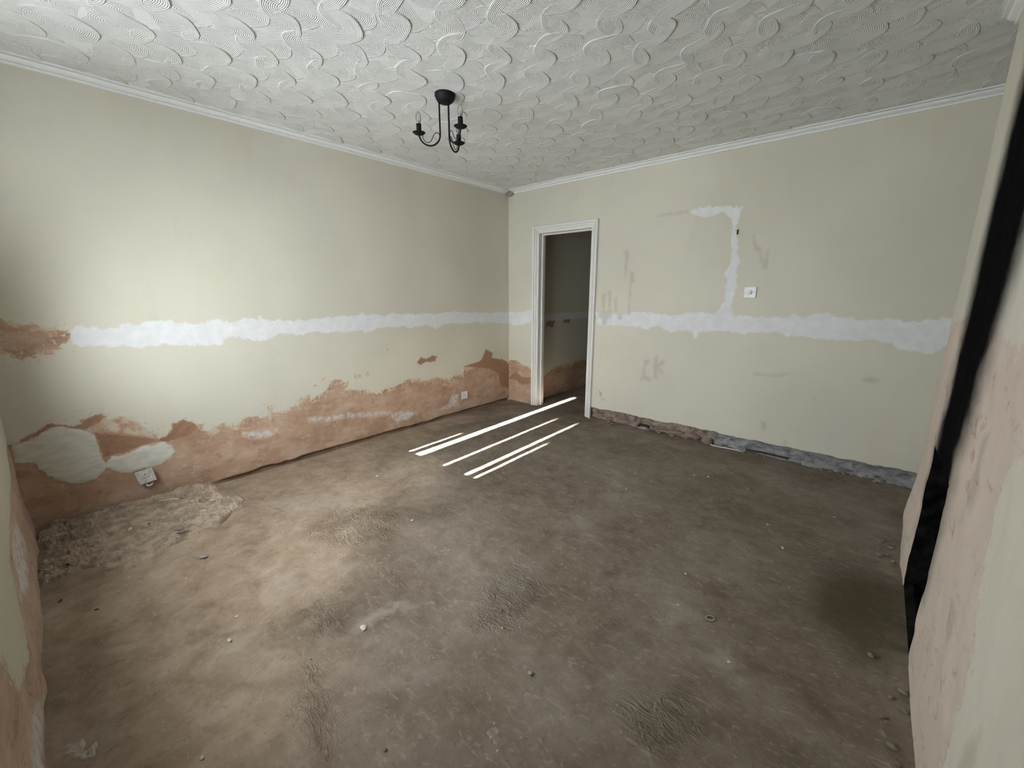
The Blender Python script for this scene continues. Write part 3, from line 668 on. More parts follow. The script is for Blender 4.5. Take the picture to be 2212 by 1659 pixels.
# ---------------------------------------------------------------- floor
HX0, HX1, HY1 = 0.30, 2.2, 6.6           # hall beyond the door
def grid_floor():
    xs = np.concatenate([[-0.05, -0.004, 0.008, 0.020, 0.024], np.arange(0.034, XA + 0.1, 0.0125)])
    ys = np.concatenate([np.arange(YW - 0.05, D + 0.16, 0.0125), np.arange(D + 0.18, HY1 + 0.1, 0.05)])
    X, Y = np.meshgrid(xs, ys, indexing='ij'); x, y = X.ravel(), Y.ravel()
    z = 0.003 * fbm(np.stack([x, y, x * 0], 1), 1.5, 3, 41) + 0.0022 * fbm(np.stack([x, y, x * 0], 1), 9, 4, 42)
    z -= 0.06 * (x < 0.022) * (y > 0.8) * (y < D)                                   # the crack along the left wall
    rub = sdf(FL_RUBBLE, x, y)
    z += 0.02 * smooth01(rub, -0.06, 0.05)
    lt = sdf(FL_LIGHT[:1], x, y)
    z += 0.010 * smooth01(lt, -0.02, 0.03) * (1 + fbm(np.stack([x, y, x * 0], 1), 22, 3, 43))
    edge_rub = smooth01(x, XB - 0.16, XB) * (y < YB) + smooth01(YW + 0.30 - y, 0, 0.3) * (x < 2.2) + 0.7 * smooth01(y, D - 0.10, D) * (x > 1.2) * (y < D + .05)
    z += edge_rub * (0.006 + 0.012 * np.abs(fbm(np.stack([x, y, x * 0], 1), 12, 4, 44)))
    nx, ny = len(xs), len(ys)
    i, j = np.meshgrid(np.arange(nx - 1), np.arange(ny - 1), indexing='ij'); i, j = i.ravel(), j.ravel()
    F = np.stack([i * ny + j, (i + 1) * ny + j, (i + 1) * ny + j + 1, i * ny + j + 1], 1)
    at = {'a_pink': sdf(FL_PINK, x, y), 'a_stain': sdf(FL_STAIN, x, y), 'a_swirl': sdf(FL_SWIRL, x, y), 'a_light': sdf(FL_LIGHT, x, y)}
    return mesh_obj('floor', np.stack([x, y, z], 1).tolist(), F.tolist(), M_FLOOR, None, True, at)
floor = structure(grid_floor(), 'bare dusty concrete floor, pinkish towards the peeled wall', 'floor')

# ---------------------------------------------------------------- ceiling with combed plaster swirls
bm = bmesh.new(); add_box(bm, -0.2, XA + 0.2, YW - 0.3, D + 0.12, H, H + 0.12)
ceiling = structure(bm_obj('ceiling', bm, M_CEIL), 'white ceiling of overlapping combed plaster swirls', 'ceiling')
def swirl_mesh(seed, rad, mat):
    rnd = random.Random(seed)
    seg = 30
    prof = [(0.0, -0.0024), (0.35, -0.0024), (0.7, -0.0025), (0.93, -0.0029), (0.975, -0.0038), (1.0, -0.0028), (1.01, 0.012)]
    lob = [(rnd.uniform(-.04, .04), rnd.uniform(0, 6.28)) for _ in range(4)]
    sq = rnd.uniform(0.85, 1.12)
    v, f = [(0, 0, prof[0][1])], []
    for r_, z_ in prof[1:]:
        for k in range(seg):
            a = 2 * math.pi * k / seg
            m = 1 + sum(l * math.cos((i + 2) * a + p) for i, (l, p) in enumerate(lob))
            v.append((rad * r_ * m * math.cos(a), rad * r_ * m * math.sin(a) * sq, z_))
    n = len(prof) - 1
    for k in range(seg): f.append((0, 1 + (k + 1) % seg, 1 + k))
    for q in range(n - 1):
        for k in range(seg):
            a, b_ = 1 + q * seg + k, 1 + q * seg + (k + 1) % seg
            f.append((a, b_, b_ + seg, a + seg))
    me = bpy.data.meshes.new('plaster_swirl'); me.from_pydata(v, [], f); me.update()
    me.polygons.foreach_set('use_smooth', [True] * len(me.polygons))
    at = me.attributes.new('swirl_r', 'FLOAT', 'POINT')
    at.data.foreach_set('value', np.array([0.0] + [rad * r_ for r_, _ in prof[1:] for _k in range(seg)], np.float32))
    me.materials.append(mat)
    return me
big_m = [swirl_mesh(s, 0.128, M_COMB) for s in range(6)]
small_m = [swirl_mesh(50 + s, 0.118, M_COMB) for s in range(5)]
rnd = random.Random(12)
places = []
PX, PY = 0.342, 0.158
camM = cam.rotation_euler.to_matrix().inverted()
def in_view(p):
    q = camM @ (Vector(p) - Vector(cam.location))
    if q.z > -0.05: return False
    return abs(q.x / -q.z) < 1.236 * 1.12 and abs(q.y / -q.z) < 0.927 * 1.15
for rI in range(-1, 28):
    for cI in range(-1, 14):
        for fam in (0, 1):
            x = 0.213 + PX * (cI + 0.5 * (rI % 2)) + (0.15 if fam else 0.0) + rnd.uniform(-.016, .016)
            y = 0.105 + PY * rI + (0.02 if fam else 0) + rnd.uniform(-.016, .016)
            tilt = (R(rnd.uniform(-1.9, -0.8)) if fam == 0 else R(rnd.uniform(-0.1, 1.3)), R(rnd.uniform(-1.2, 0.2) if fam else rnd.uniform(-0.1, 1.3)), rnd.uniform(0, 6.28))
            if 0.03 < x < XA - 0.02 and YW + .02 < y < D - 0.03:
                places.append((x, y, fam, tilt, in_view((x, y, H))))
vis = [p for p in places if p[4]]
vis.sort(key=lambda p: (p[2], (p[0] - 3.41) ** 2 + (p[1] - .14) ** 2))
def swirl_matrix(p):
    x, y, fam, (tx, ty, rz), _ = p
    return Matrix.Translation((x, y, H + 0.0005 * (hash((round(x, 3), round(y, 3))) % 5))) @ Matrix.Rotation(tx, 4, 'X') @ Matrix.Rotation(ty, 4, 'Y') @ Matrix.Rotation(rz, 4, 'Z')
chosen = vis[:300]
for k, p in enumerate(chosen):
    o = bpy.data.objects.new('plaster_swirl', (small_m if p[2] else big_m)[k % (5 if p[2] else 6)])
    link(o, ceiling); o.matrix_local = swirl_matrix(p)
print('swirls in view', len(vis))
rest = vis[300:] + [p for p in places if not p[4]]
V, F, RR = [], [], []
for k, p in enumerate(rest):
    me = (small_m if p[2] else big_m)[k % (5 if p[2] else 6)]
    M = swirl_matrix(p); o_ = len(V)
    V += [tuple(M @ v.co) for v in me.vertices]
    RR += [d.value for d in me.attributes['swirl_r'].data]
    F += [tuple(i + o_ for i in q.vertices) for q in me.polygons]
if V:
    o = mesh_obj('plaster_swirls_between', V, F, M_COMB, ceiling, True, {'swirl_r': RR}); o['kind'] = 'stuff'

# ---------------------------------------------------------------- cornice
CORN = [(0.0, -0.046), (0.010, -0.046), (0.0105, -0.034), (0.006, -0.032), (0.014, -0.029), (0.026, -0.024), (0.033, -0.016), (0.034, -0.012), (0.028, -0.010), (0.048, -0.0095), (0.049, -0.003), (0.045, -0.0025), (0.060, -0.002), (0.060, 0.01), (0.0, 0.01)]
def cornice(name, p0, p1, out):
    """profile swept from p0 to p1; out = unit vector into the room"""
    p0, p1, out = Vector(p0), Vector(p1), Vector(out)
    n = max(2, int((p1 - p0).length / 0.08)); v, f = [], []
    rr = random.Random(name)
    for i in range(n + 1):
        b_ = p0.lerp(p1, i / n); w_ = rr.uniform(-.0012, .0012)
        for a, z in CORN: v.append(b_ + out * a * 1.12 + Vector((0, 0, z * 1.0 + w_)))
    m = len(CORN)
    for i in range(n):
        for k in range(m):
            f.append((i * m + k, i * m + (k + 1) % m, (i + 1) * m + (k + 1) % m, (i + 1) * m + k))
    f.append(tuple(range(m))); f.append(tuple(range(n * m, n * m + m)))
    o = mesh_obj(name, v, f, M_CORN)
    b2 = bmesh.new(); b2.from_mesh(o.data); bmesh.ops.recalc_face_normals(b2, faces=b2.faces); b2.to_mesh(o.data); b2.free()
    return o
structure(cornice('trim_1', (0, YW, H), (0, D - .02, H), (1, 0, 0)), 'white moulded cornice above the peeled pink wall', 'cornice')
structure(cornice('trim_2', (.05, D, H), (XA, D, H), (0, -1, 0)), 'white moulded cornice above the doorway wall', 'cornice')
structure(cornice('trim_3', (XB, YW, H), (XB, YB, H), (-1, 0, 0)), 'white moulded cornice on the chimney breast', 'cornice')
structure(cornice('trim_4', (XA, YB, H), (XA, D, H), (-1, 0, 0)), 'white moulded cornice at the back of the alcove', 'cornice')
structure(cornice('trim_5', (0, YW, H), (XB, YW, H), (0, 1, 0)), 'white moulded cornice above the window', 'cornice')

# ---------------------------------------------------------------- doorway
door = structure(empty('door_1', ((DX0 + DX1) / 2, D, 0)), 'white moulded door frame standing open onto the hall', 'door frame')
def dpart(name, bm_, mat=M_TRIM, smooth=False):
    o = bm_obj(name, bm_, mat, door, smooth); o.matrix_parent_inverse = door.matrix_basis.inverted(); return o
# architrave: (across from the opening edge outward, proud of the wall)
ARCH = [(0.0, 0.0), (0.0, 0.009), (0.004, 0.011), (0.014, 0.011), (0.0145, 0.006), (0.018, 0.006), (0.0185, 0.016), (0.026, 0.020), (0.034, 0.021), (0.0345, 0.014), (0.039, 0.014), (0.0395, 0.025), (0.048, 0.029), (0.061, 0.029), (0.065, 0.025), (0.065, 0.0)]
def architrave(corners, name):
    """corners: list of (position on the opening edge, outward direction in the wall plane) for both ends"""
    bm_ = bmesh.new(); rings = []
    for (px_, pz_), (ox, oz) in corners:
        rings.append([bm_.verts.new((px_ + ox * a, D - .002 - d, pz_ + oz * a)) for a, d in ARCH])
    m = len(ARCH)
    for a, c in zip(rings, rings[1:]):
        for k in range(m): bm_.faces.new((a[k], a[(k + 1) % m], c[(k + 1) % m], c[k]))
    bm_.faces.new(rings[0]); bm_.faces.new(rings[-1][::-1])
    bmesh.ops.recalc_face_normals(bm_, faces=bm_.faces)
    return dpart(name, bm_)
iz = DZ
architrave([((DX0, 0.0), (-1, 0)), ((DX0, iz), (-1, 1))], 'architrave')
architrave([((DX1, 0.0), (1, 0)), ((DX1, iz), (1, 1))], 'architrave')
architrave([((DX0, iz), (-1, 1)), ((DX1, iz), (1, 1))], 'architrave')
YD1 = D + 0.125
for nm, bx in (('jamb', (DX0 - .02, DX0 + .012, D - .006, YD1, 0, DZ)), ('jamb', (DX1 - .012, DX1 + .02, D - .006, YD1, 0, DZ)), ('head_jamb', (DX0 - .02, DX1 + .02, D - .006, YD1, DZ - .012, DZ + .02))):
    bm = bmesh.new(); add_box(bm, *bx, bevel=0.002); dpart(nm, bm)
for bx in ((DX0 + .012, DX0 + .028, D + .05, D + .088, 0, DZ - .012), (DX1 - .028, DX1 - .012, D + .05, D + .088, 0, DZ - .012), (DX0 + .028, DX1 - .028, D + .05, D + .088, DZ - .028, DZ - .012)):
    bm = bmesh.new(); add_box(bm, *bx, bevel=0.002); dpart('door_stop', bm)

# hall
M_HALL = wall_material('worn_plaster_hall', {'brown', 'white'})
M_HALLP = simple('cream_hall_paint', (0.61, 0.59, 0.505), 0.9, 0.05, 3)
hl = relief('wall_hall_left', axis_values(D + 0.115, HY1, 0.02), axis_values(-0.05, H, 0.02), lambda u, z, d: np.stack([HX0 + d, u, z], 1),
            lambda u, z: 0.004 * noise2(u, z, 2, 3, 61),
            lambda u, z: {'a_pink': np.clip(0.36 + 0.08 * noise2(u, z, 3, 2, 62) - z, -1, 1), 'a_brown': sdf([[(4.35, .93), (4.5, .9), (4.56, 1.0), (4.5, 1.08), (4.4, 1.06)], [(4.72, .95), (4.88, .93), (4.9, 1.02), (4.75, 1.04)]], u, z), 'a_white': 0.045 - np.abs(z - 1.03)}, no_hole, M_HALL)
structure(hl, 'hall wall with brown scars seen through the doorway', 'wall')
backing('wall_core', [(HX0 - 0.12, HX0 - 0.015, D + 0.115, HY1 + .1, -0.1, H + 0.1)], hl)
bm = bmesh.new(); add_box(bm, HX1, HX1 + .1, D + .115, HY1 + .1, -.1, H + .1); structure(bm_obj('wall_hall_right', bm, M_HALLP), 'far side wall of the hall', 'wall')
bm = bmesh.new(); add_box(bm, HX0 - .1, HX1 + .1, HY1, HY1 + .1, -.1, H + .1); structure(bm_obj('wall_hall_end', bm, M_HALLP), 'end wall of the hall', 'wall')
bm = bmesh.new(); add_box(bm, HX0 - .1, HX1 + .1, D + .12, HY1 + .1, H, H + .1); structure(bm_obj('ceiling_hall', bm, M_HALLP), 'hall ceiling behind the doorway', 'ceiling')

# ---------------------------------------------------------------- chandelier
CX, CY = 1.302, 1.958
ER = Vector((0.753, 0.658, 0)); ET = Vector((0.658, -0.753, 0))
lamp = tag(empty('ceiling_light', (CX, CY, H)), 'black iron three arm ceiling light with clear candle bulbs', 'ceiling light')
def lpart(name, bm_, mat, parent=lamp, smooth=True):
    return bm_obj(name, bm_, mat, parent, smooth)
bm = bmesh.new()
add_lathe(bm, [(0.0, -0.055), (0.016, -0.0545), (0.034, -0.050), (0.048, -0.040), (0.056, -0.027), (0.0585, -0.017), (0.0605, -0.015), (0.061, -0.008), (0.061, 0.004), (0.0, 0.004)], 32)
lpart('canopy', bm, M_IRON)
for ang in (171, 51, -69):
    dv = ER * math.cos(R(ang)) + ET * math.sin(R(ang))
    P = lambda r_, z_: dv * r_ + Vector((0, 0, z_))
    r0, r1, zb = 0.036, 0.160, -0.284
    cxr, rad = (r0 + r1) / 2, (r1 - r0) / 2
    pts = [P(r0, -0.045), P(r0, -0.12), P(r0, zb + rad)]
    for k in range(1, 17):
        a = math.pi + math.pi * k / 16
        pts.append(P(cxr + rad * math.cos(a), zb + rad + rad * 1.0 * math.sin(a)))
    pts.append(P(r1, -0.222))
    bm = bmesh.new(); add_tube(bm, pts, 0.0050, 8)
    arm = lpart('arm', bm, M_IRON)
    # thin S-shaped scroll inside the bend
    sc = []
    for k in range(11):
        a = R(215) - R(215 + 10) * k / 10
        sc.append(P(r0 + 0.022 + 0.020 * math.cos(a + 0), zb + 0.052 + 0.018 * math.sin(a)))
    sc = sc[::-1]
    s2 = []
    for k in range(10):
        a = R(-150) + R(200) * k / 9
        s2.append(P(cxr + 0.026 - 0.022 * math.cos(a) * 0.9, zb + 0.030 - 0.020 * math.sin(a) * 0.9 + 0.006))
    pts = [P(r0 + .003, zb + .035), P(r0 + .0015, zb + .052), P(r0 + .008, zb + .068), P(r0 + .022, zb + .073), P(r0 + .035, zb + .064), P(r0 + .045, zb + .045), P(r0 + .056, zb + .026), P(r0 + .070, zb + .017), P(r0 + .086, zb + .020), P(r0 + .099, zb + .034), P(r0 + .103, zb + .052), P(r0 + .096, zb + .066), P(r0 + .088, zb + .070)]
    sm = []
    for i in range(len(pts) - 1):
        a0, a1, a2, a3 = pts[max(i - 1, 0)], pts[i], pts[i + 1], pts[min(i + 2, len(pts) - 1)]
        for t in (0, .34, .67):
            sm.append(0.5 * ((2 * a1) + (a2 - a0) * t + (2 * a0 - 5 * a1 + 4 * a2 - a3) * t * t + (3 * a1 - a0 - 3 * a2 + a3) * t ** 3))
    sm.append(pts[-1])
    bm = bmesh.new(); add_tube(bm, sm, 0.0020, 6)
    lpart('scroll', bm, M_IRON, arm)
    T = Matrix.Translation(P(r1, 0))
    bm = bmesh.new()
    add_lathe(bm, [(0.0, -0.230), (0.013, -0.2295), (0.028, -0.2235), (0.0375, -0.2160), (0.0385, -0.2150), (0.028, -0.2195), (0.012, -0.2245), (0.0, -0.2245)], 24, T)
    lpart('drip_pan', bm, M_IRON)
    bm = bmesh.new()
    add_lathe(bm, [(0.0, -0.226), (0.0148, -0.226), (0.0148, -0.170), (0.0130, -0.169), (0.0, -0.169)], 18, T)
    lpart('candle_tube', bm, M_IRON)
    bm = bmesh.new()
    add_lathe(bm, [(0.0, -0.171), (0.0105, -0.171), (0.0110, -0.164), (0.0140, -0.154), (0.0163, -0.143), (0.0165, -0.134), (0.0150, -0.124), (0.0115, -0.114), (0.0070, -0.106), (0.0030, -0.1035), (0.0, -0.103)], 18, T)
    bulb = lpart('bulb', bm, M_BULB)
    bm = bmesh.new()
    add_lathe(bm, [(0.0, -0.170), (0.0100, -0.170), (0.0100, -0.163), (0.004, -0.160), (0.003, -0.150), (0.0, -0.150)], 12, T)
    lpart('bulb_cap', bm, M_METAL, bulb)

# ---------------------------------------------------------------- wall plates
def plate_matrix(origin, right, up):
    r_, u_ = Vector(right).normalized(), Vector(up).normalized()
    n_ = r_.cross(u_)
    M = Matrix((r_, u_, n_)).transposed().to_4x4(); M.translation = Vector(origin); return M
def wall_plate(name, label, cat, M, kind):
    e = empty(name, (0, 0, 0)); e.matrix_world = M; tag(e, label, cat)
    s = 0.043
    pm = M_PLASTIC if kind != 'loose' else M_PLASTIC_D
    if kind == 'dimmer':
        bm_ = bmesh.new(); add_box(bm_, -s, s, -s, s, 0.0005, 0.009, bevel=0.002); bm_obj('plate', bm_, pm, e)
    else:        # plate with three sunken pin holes: (x, y, width, height)
        holes = [(0, 0.014, 0.005, 0.010), (-0.011, -0.008, 0.009, 0.0035), (0.011, -0.008, 0.009, 0.0035)]
        cx_ = sorted({-s, -s + .002, s - .002, s} | {x + q * w_ / 2 for x, y, w_, h_ in holes for q in (-1, 1)})
        cy_ = sorted({-s, -s + .002, s - .002, s} | {y + q * h_ / 2 for x, y, w_, h_ in holes for q in (-1, 1)})
        def level(i_, j_):
            if not (0 <= i_ < len(cx_) - 1 and 0 <= j_ < len(cy_) - 1): return 0.0
            mx_, my_ = (cx_[i_] + cx_[i_ + 1]) / 2, (cy_[j_] + cy_[j_ + 1]) / 2
            if any(abs(mx_ - x) < w_ / 2 and abs(my_ - y) < h_ / 2 for x, y, w_, h_ in holes): return -0.016
            return 0.009 if abs(mx_) < s - .002 and abs(my_) < s - .002 else 0.0075
        bm_ = bmesh.new()
        def quad_(*p): bm_.faces.new([bm_.verts.new(q) for q in p])
        for i_ in range(-1, len(cx_) - 1):
            for j_ in range(-1, len(cy_) - 1):
                z0_ = level(i_, j_)
                if i_ >= 0 and j_ >= 0:
                    quad_((cx_[i_], cy_[j_], z0_), (cx_[i_ + 1], cy_[j_], z0_), (cx_[i_ + 1], cy_[j_ + 1], z0_), (cx_[i_], cy_[j_ + 1], z0_))
                z1_ = level(i_ + 1, j_)
                if j_ >= 0 and z1_ != z0_:
                    x = cx_[i_ + 1]; quad_((x, cy_[j_], z0_), (x, cy_[j_ + 1], z0_), (x, cy_[j_ + 1], z1_), (x, cy_[j_], z1_))
                z1_ = level(i_, j_ + 1)
                if i_ >= 0 and z1_ != z0_:
                    y = cy_[j_ + 1]; quad_((cx_[i_], y, z0_), (cx_[i_ + 1], y, z0_), (cx_[i_ + 1], y, z1_), (cx_[i_], y, z1_))
        bmesh.ops.remove_doubles(bm_, verts=bm_.verts, dist=1e-6); bmesh.ops.recalc_face_normals(bm_, faces=bm_.faces)
        bm_obj('plate', bm_, pm, e)
    if kind == 'dimmer':
        b2 = bmesh.new(); add_lathe(b2, [(0.0, 0.024), (0.013, 0.0235), (0.0155, 0.021), (0.017, 0.0085), (0.0, 0.008)], 24)
        bm_obj('knob', b2, M_PLASTIC, e, True)
    else:
        b2 = bmesh.new(); add_box(b2, 0.020, 0.032, 0.012, 0.030, 0.008, 0.0125, bevel=0.001); bm_obj('switch', b2, M_PLASTIC if kind != 'loose' else M_PLASTIC_D, e)
    for sx in (-1, 1):
        b2 = bmesh.new(); add_lathe(b2, [(0.0, 0.0105), (0.0032, 0.010), (0.0036, 0.0085), (0.0, 0.008)], 10, Matrix.Translation((sx * 0.0335, 0, 0)))
        bm_obj('screw', b2, M_METAL, e)
    return e
wall_plate('dimmer_switch', 'white square dimmer switch with round knob on the cream wall', 'switch', plate_matrix((2.607, D - .004, 1.340), (1, 0, 0), (0, 0, 1)), 'dimmer')
wall_plate('power_socket', 'small white socket on pink plaster near the doorway corner', 'socket', plate_matrix((0.004, 3.222, 0.203), (0, 1, 0), (0, 0, 1)), 'socket')
Ms = plate_matrix((0.034, 0.455, 0.195), (0.12, 1, 0.16), (-0.20, -0.15, 1))
e = wall_plate('loose_power_socket', 'dusty white socket hanging crooked under the grey plaster patch', 'socket', Ms, 'loose')
bm = bmesh.new(); [add_box(bm, *q) for q in ((-.036, .036, -.036, .036, -.030, -.0175), (-.036, -.034, -.036, .036, -.0175, .0005), (.034, .036, -.036, .036, -.0175, .0005), (-.034, .034, -.036, -.034, -.0175, .0005), (-.034, .034, .034, .036, -.0175, .0005))]; bm_obj('back_box', bm, M_METAL, e)
bm = bmesh.new(); add_tube(bm, [(-.01, -.03, -.012), (-.014, -.052, -.004), (-.012, -.064, 0.0), (0.0, -.066, 0.0), (.012, -.062, -.004), (.014, -.05, -.012)], 0.006, 8); bm_obj('cable', bm, M_PLASTIC_D, e, True)

# small black hook left on the wall
bm = bmesh.new(); add_tube(bm, [(2.4655, D + .004, 1.829), (2.4655, D - .010, 1.828), (2.4655, D - .014, 1.818), (2.4655, D - .012, 1.800), (2.4655, D - .018, 1.796)], 0.0045, 8)
tag(bm_obj('wall_hook', bm, M_IRON, None, True), 'small black hook on the cream wall above the dimmer switch', 'hook')

# ---------------------------------------------------------------- rubble and debris
def lump_mesh(name, seed, mat, sub=2, rough=0.35, flat=0.6):
    bm_ = bmesh.new(); bmesh.ops.create_icosphere(bm_, subdivisions=sub, radius=0.5)
    P = np.array([v.co for v in bm_.verts])
    n = fbm(P, 2.2, 3, seed * 13 + 5)
    for v, k in zip(bm_.verts, n):
        v.co *= 1 + rough * 1.6 * k
        v.co.z *= flat
    zmin = min(v.co.z for v in bm_.verts)
    for v in bm_.verts: v.co.z -= zmin * 0.8
    me = bpy.data.meshes.new(name); bm_.to_mesh(me); bm_.free(); me.materials.append(mat); return me
stone_m = [lump_mesh('rubble_stone', s, M_STONE) for s in range(4)] + [lump_mesh('rubble_stone', s, M_STONE_G) for s in range(4, 7)]
chip_m = [lump_mesh('plaster_chip', s, M_CHIP, 1, 0.6, 0.22) for s in range(20, 24)]
dark_m = [lump_mesh('dark_chip', s, M_BLACKCHIP, 1, 0.4, 0.4) for s in range(30, 33)]
brick_m = [lump_mesh('brick', s, M_BRICK, 2, 0.18, 0.7) for s in range(40, 43)]
def put(name, me, x, y, z, s, rz, sy=None, sz=None, tilt=0.0):
    o = bpy.data.objects.new(name, me); link(o)
    o.location = (x, y, z); o.scale = (s, sy or s, sz or s); o.rotation_euler = (tilt, 0, rz); return o
rnd = random.Random(77)
# rough bricks showing in the torn strip under the cream wall
for x, z, w_, h_ in ((1.30, .03, .11, .06), (1.42, .015, .09, .05), (1.585, .02, .14, .062), (1.98, .03, .12, .05), (2.10, .015, .17, .055), (2.27, .02, .14, .06)):
    o = bpy.data.objects.new('brick', brick_m[int(x * 100) % 3]); link(o, wall_back)
    o.location = (x, D + .030, z); o.scale = (w_, .07, h_); o.rotation_euler = (0, rnd.uniform(-.1, .1), rnd.uniform(-.12, .12))
# stones lying along that strip
for k in range(46):
    x = 1.24 + (XB - 1.3) * (k + rnd.random()) / 46 * 1.0
    big = rnd.random() < .36
    s = rnd.uniform(.035, .065) if big else rnd.uniform(.012, .028)
    o = put('rubble_stone', stone_m[(rnd.randrange(4) if x < 2.5 else 4 + rnd.randrange(3))], x, D - rnd.uniform(0.0, .055) + (.018 if big else 0), 0.004, s, rnd.uniform(0, 6.28), s * rnd.uniform(.6, 1), s * rnd.uniform(.7, 1.1))
    zone = 0 if x < 1.75 else 1 if x < 2.36 else 2 if x < 3.05 else 3
    tag(o, ('rough brown stone in the torn skirting strip between door frame and cable duct', 'rough brown stone in the torn skirting strip between cable duct and largest lump', 'rough grey stone in the torn skirting strip beside the white cable and the dark gap', 'rough grey stone in the torn skirting strip towards the alcove')[zone], 'stone', 'rubble stones along the torn skirting strip, stretch %d' % (zone + 1))
o = put('rubble_stone', stone_m[1], 2.405, D - .02, -.002, .105, .4, .075, .11); tag(o, 'largest pale stone lump standing against the torn skirting strip', 'stone')
o = put('rubble_stone', stone_m[5], 3.17, D - .015, 0, .15, .1, .07, .075); tag(o, 'flat grey mortar lump at the foot of the cream wall near the alcove', 'stone')
# stones at the foot of the breast
for k in range(22):
    y = (1.5 + .55 * rnd.random()) if k % 2 else (2.66 + .36 * rnd.random())
    s = rnd.uniform(.010, .028)
    tag(put('rubble_stone', stone_m[rnd.randrange(4)], XB - rnd.uniform(.015, .11), y, .010, s, rnd.uniform(0, 6.28), s * .8, s * .8), ('small dusty stone at the chimney breast foot on the alcove side of the fireplace', 'small dusty stone at the chimney breast foot beside the pink plaster face')[k % 2], 'stone', ('stones on the alcove side of the fireplace', 'stones below the pink breast face')[k % 2])
# white chips and pebbles on the open floor (x, y, size)
CHIPS = [(.419,.311,.030),(1.547,.505,.012),(1.67,.445,.024),(.877,.243,.012),(1.093,.423,.011),(3.202,2.587,.026),(3.096,2.794,.020),(2.902,3.223,.016),(3.385,3.162,.014),(2.262,2.664,.015),(3.176,1.633,.014),(3.282,2.255,.011),(1.475,1.446,.018),(2.142,2.731,.012),(1.99,2.579,.012),(2.546,3.208,.024),(2.632,3.251,.026),(.774,1.639,.030),(.378,.706,.030),(.488,.631,.026),(1.17,3.955,.02),(1.22,3.94,.026),(2.93,1.80,.015),(2.881,2.034,.014),(2.697,.861,.007),(2.738,.848,.007),(.30,.62,.022),(.36,.74,.016),(2.34,2.9,.012),(2.2,2.95,.012)]
for k, (x, y, s) in enumerate(CHIPS):
    tag(put('plaster_chip', chip_m[k % 4], x, y, 0.003 if not (x < .8 and y < .9) else .045, s, rnd.uniform(0, 6.28), s * rnd.uniform(.45, .9), s), *((lambda zn: (('pale plaster chip lying on the crumbled plaster by the loose socket', 'pale plaster chip on the bare floor between the rubble and mortar smear', 'pale plaster chip on the floor before the doorway', 'pale plaster chip on the floor below the dimmer switch', 'pale plaster chip on the floor between the metal ring and fireplace', 'pale plaster speck beside the patch of dark grit')[zn], 'chip', ('chips on the rubble', 'chips on the pinkish floor', 'chips by the doorway', 'chips before the cream wall', 'chips near the fireplace', 'specks by the grit')[zn]))(0 if x < .5 and y < .8 else 5 if y < .9 and x > 2.3 else 1 if x < 2.1 and y < 2 else 2 if x < 1.4 else 3 if y > 2.6 else 4)))
for k, (x, y, s) in enumerate([(.426,.391,.026),(2.698,3.517,.024),(2.933,1.871,.008),(1.354,.919,.010),(1.75,1.05,.009),(2.0,.62,.010),(.60,.06,.03),(.86,.02,.03),(1.05,.12,.02)]):
    tag(put('dark_chip', dark_m[k % 3], x, y, 0.003 if not (x < .8 and y < .9) else .04, s, rnd.uniform(0, 6.28), s * .5, s * .6), ('black chip lying on the crumbled plaster near the stick', 'lone dark splinter on the floor before the dark gap', 'dark speck beside the metal ring', 'dark speck on the pinkish floor past the rubble patch', 'dark speck near the pale mortar smear', 'dark speck near the swirled mortar mark', 'dark splinter at the foot of the window wall', 'dark splinter at the foot of the window wall', 'dark splinter at the foot of the window wall')[k], 'chip', 'dark splinters by the window wall' if k > 5 else None)
tag(put('pebble', lump_mesh('pebble', 61, M_STONE_G, 2, .12, .8), 2.654, 1.111, .002, .017, .3), 'round grey pebble alone on the bare floor', 'pebble')
tag(put('pebble', lump_mesh('pebble', 62, M_STONE, 2, .12, .8), 2.484, .627, .002, .012, .3), 'smaller brown pebble on the floor near the window wall', 'pebble')
tag(put('pebble', lump_mesh('pebble', 63, M_CHIP, 2, .12, .7), 2.098, .26, .002, .012, .3), 'small cream pebble on the floor close to the window wall', 'pebble')
tag(put('plaster_fragment', lump_mesh('plaster_fragment', 64, M_STONE_G, 2, .2, .5), .965, .522, .002, .042, .9, .020, .030), 'grey oval plaster fragment lying just off the rubble patch', 'fragment')
tag(put('plaster_fragment', lump_mesh('plaster_fragment', 65, M_STONE, 2, .3, .6),   .681, .481, .066, .060, .9, .035, .045), 'tan plaster clod on the rubble patch edge', 'fragment')
tag(put('plaster_fragment', lump_mesh('plaster_fragment', 66, M_CHIP, 2, .4, .6), 2.017, .821, .004, .030, .2, .022, .026), 'white plaster crumb at the end of a pale mortar smear', 'fragment')
tag(put('yellow_scrap', lump_mesh('yellow_scrap', 68, M_YELLOW, 1, .3, .5), 2.435, 1.201, .002, .009, .2), 'tiny yellow plastic scrap on the floor', 'scrap')
bm = bmesh.new()
N, K = 26, 8
g = [[bm.verts.new(((.0165 + .003 * math.cos(2 * math.pi * k / K)) * math.cos(2 * math.pi * i / N), (.0135 + .003 * math.cos(2 * math.pi * k / K)) * math.sin(2 * math.pi * i / N), .003 + .003 * math.sin(2 * math.pi * k / K))) for k in range(K)] for i in range(N)]
for i in range(N):
    for k in range(K): bm.faces.new((g[i][k], g[(i + 1) % N][k], g[(i + 1) % N][(k + 1) % K], g[i][(k + 1) % K]))
o = bm_obj('washer_ring', bm, simple('rusty_ring', (0.26, 0.23, 0.175), 0.7), None, True); o.location = (3.061, 1.811, .003); o.rotation_euler = (.05, 0, .6)
tag(o, 'small metal ring lying on the bare floor', 'ring')
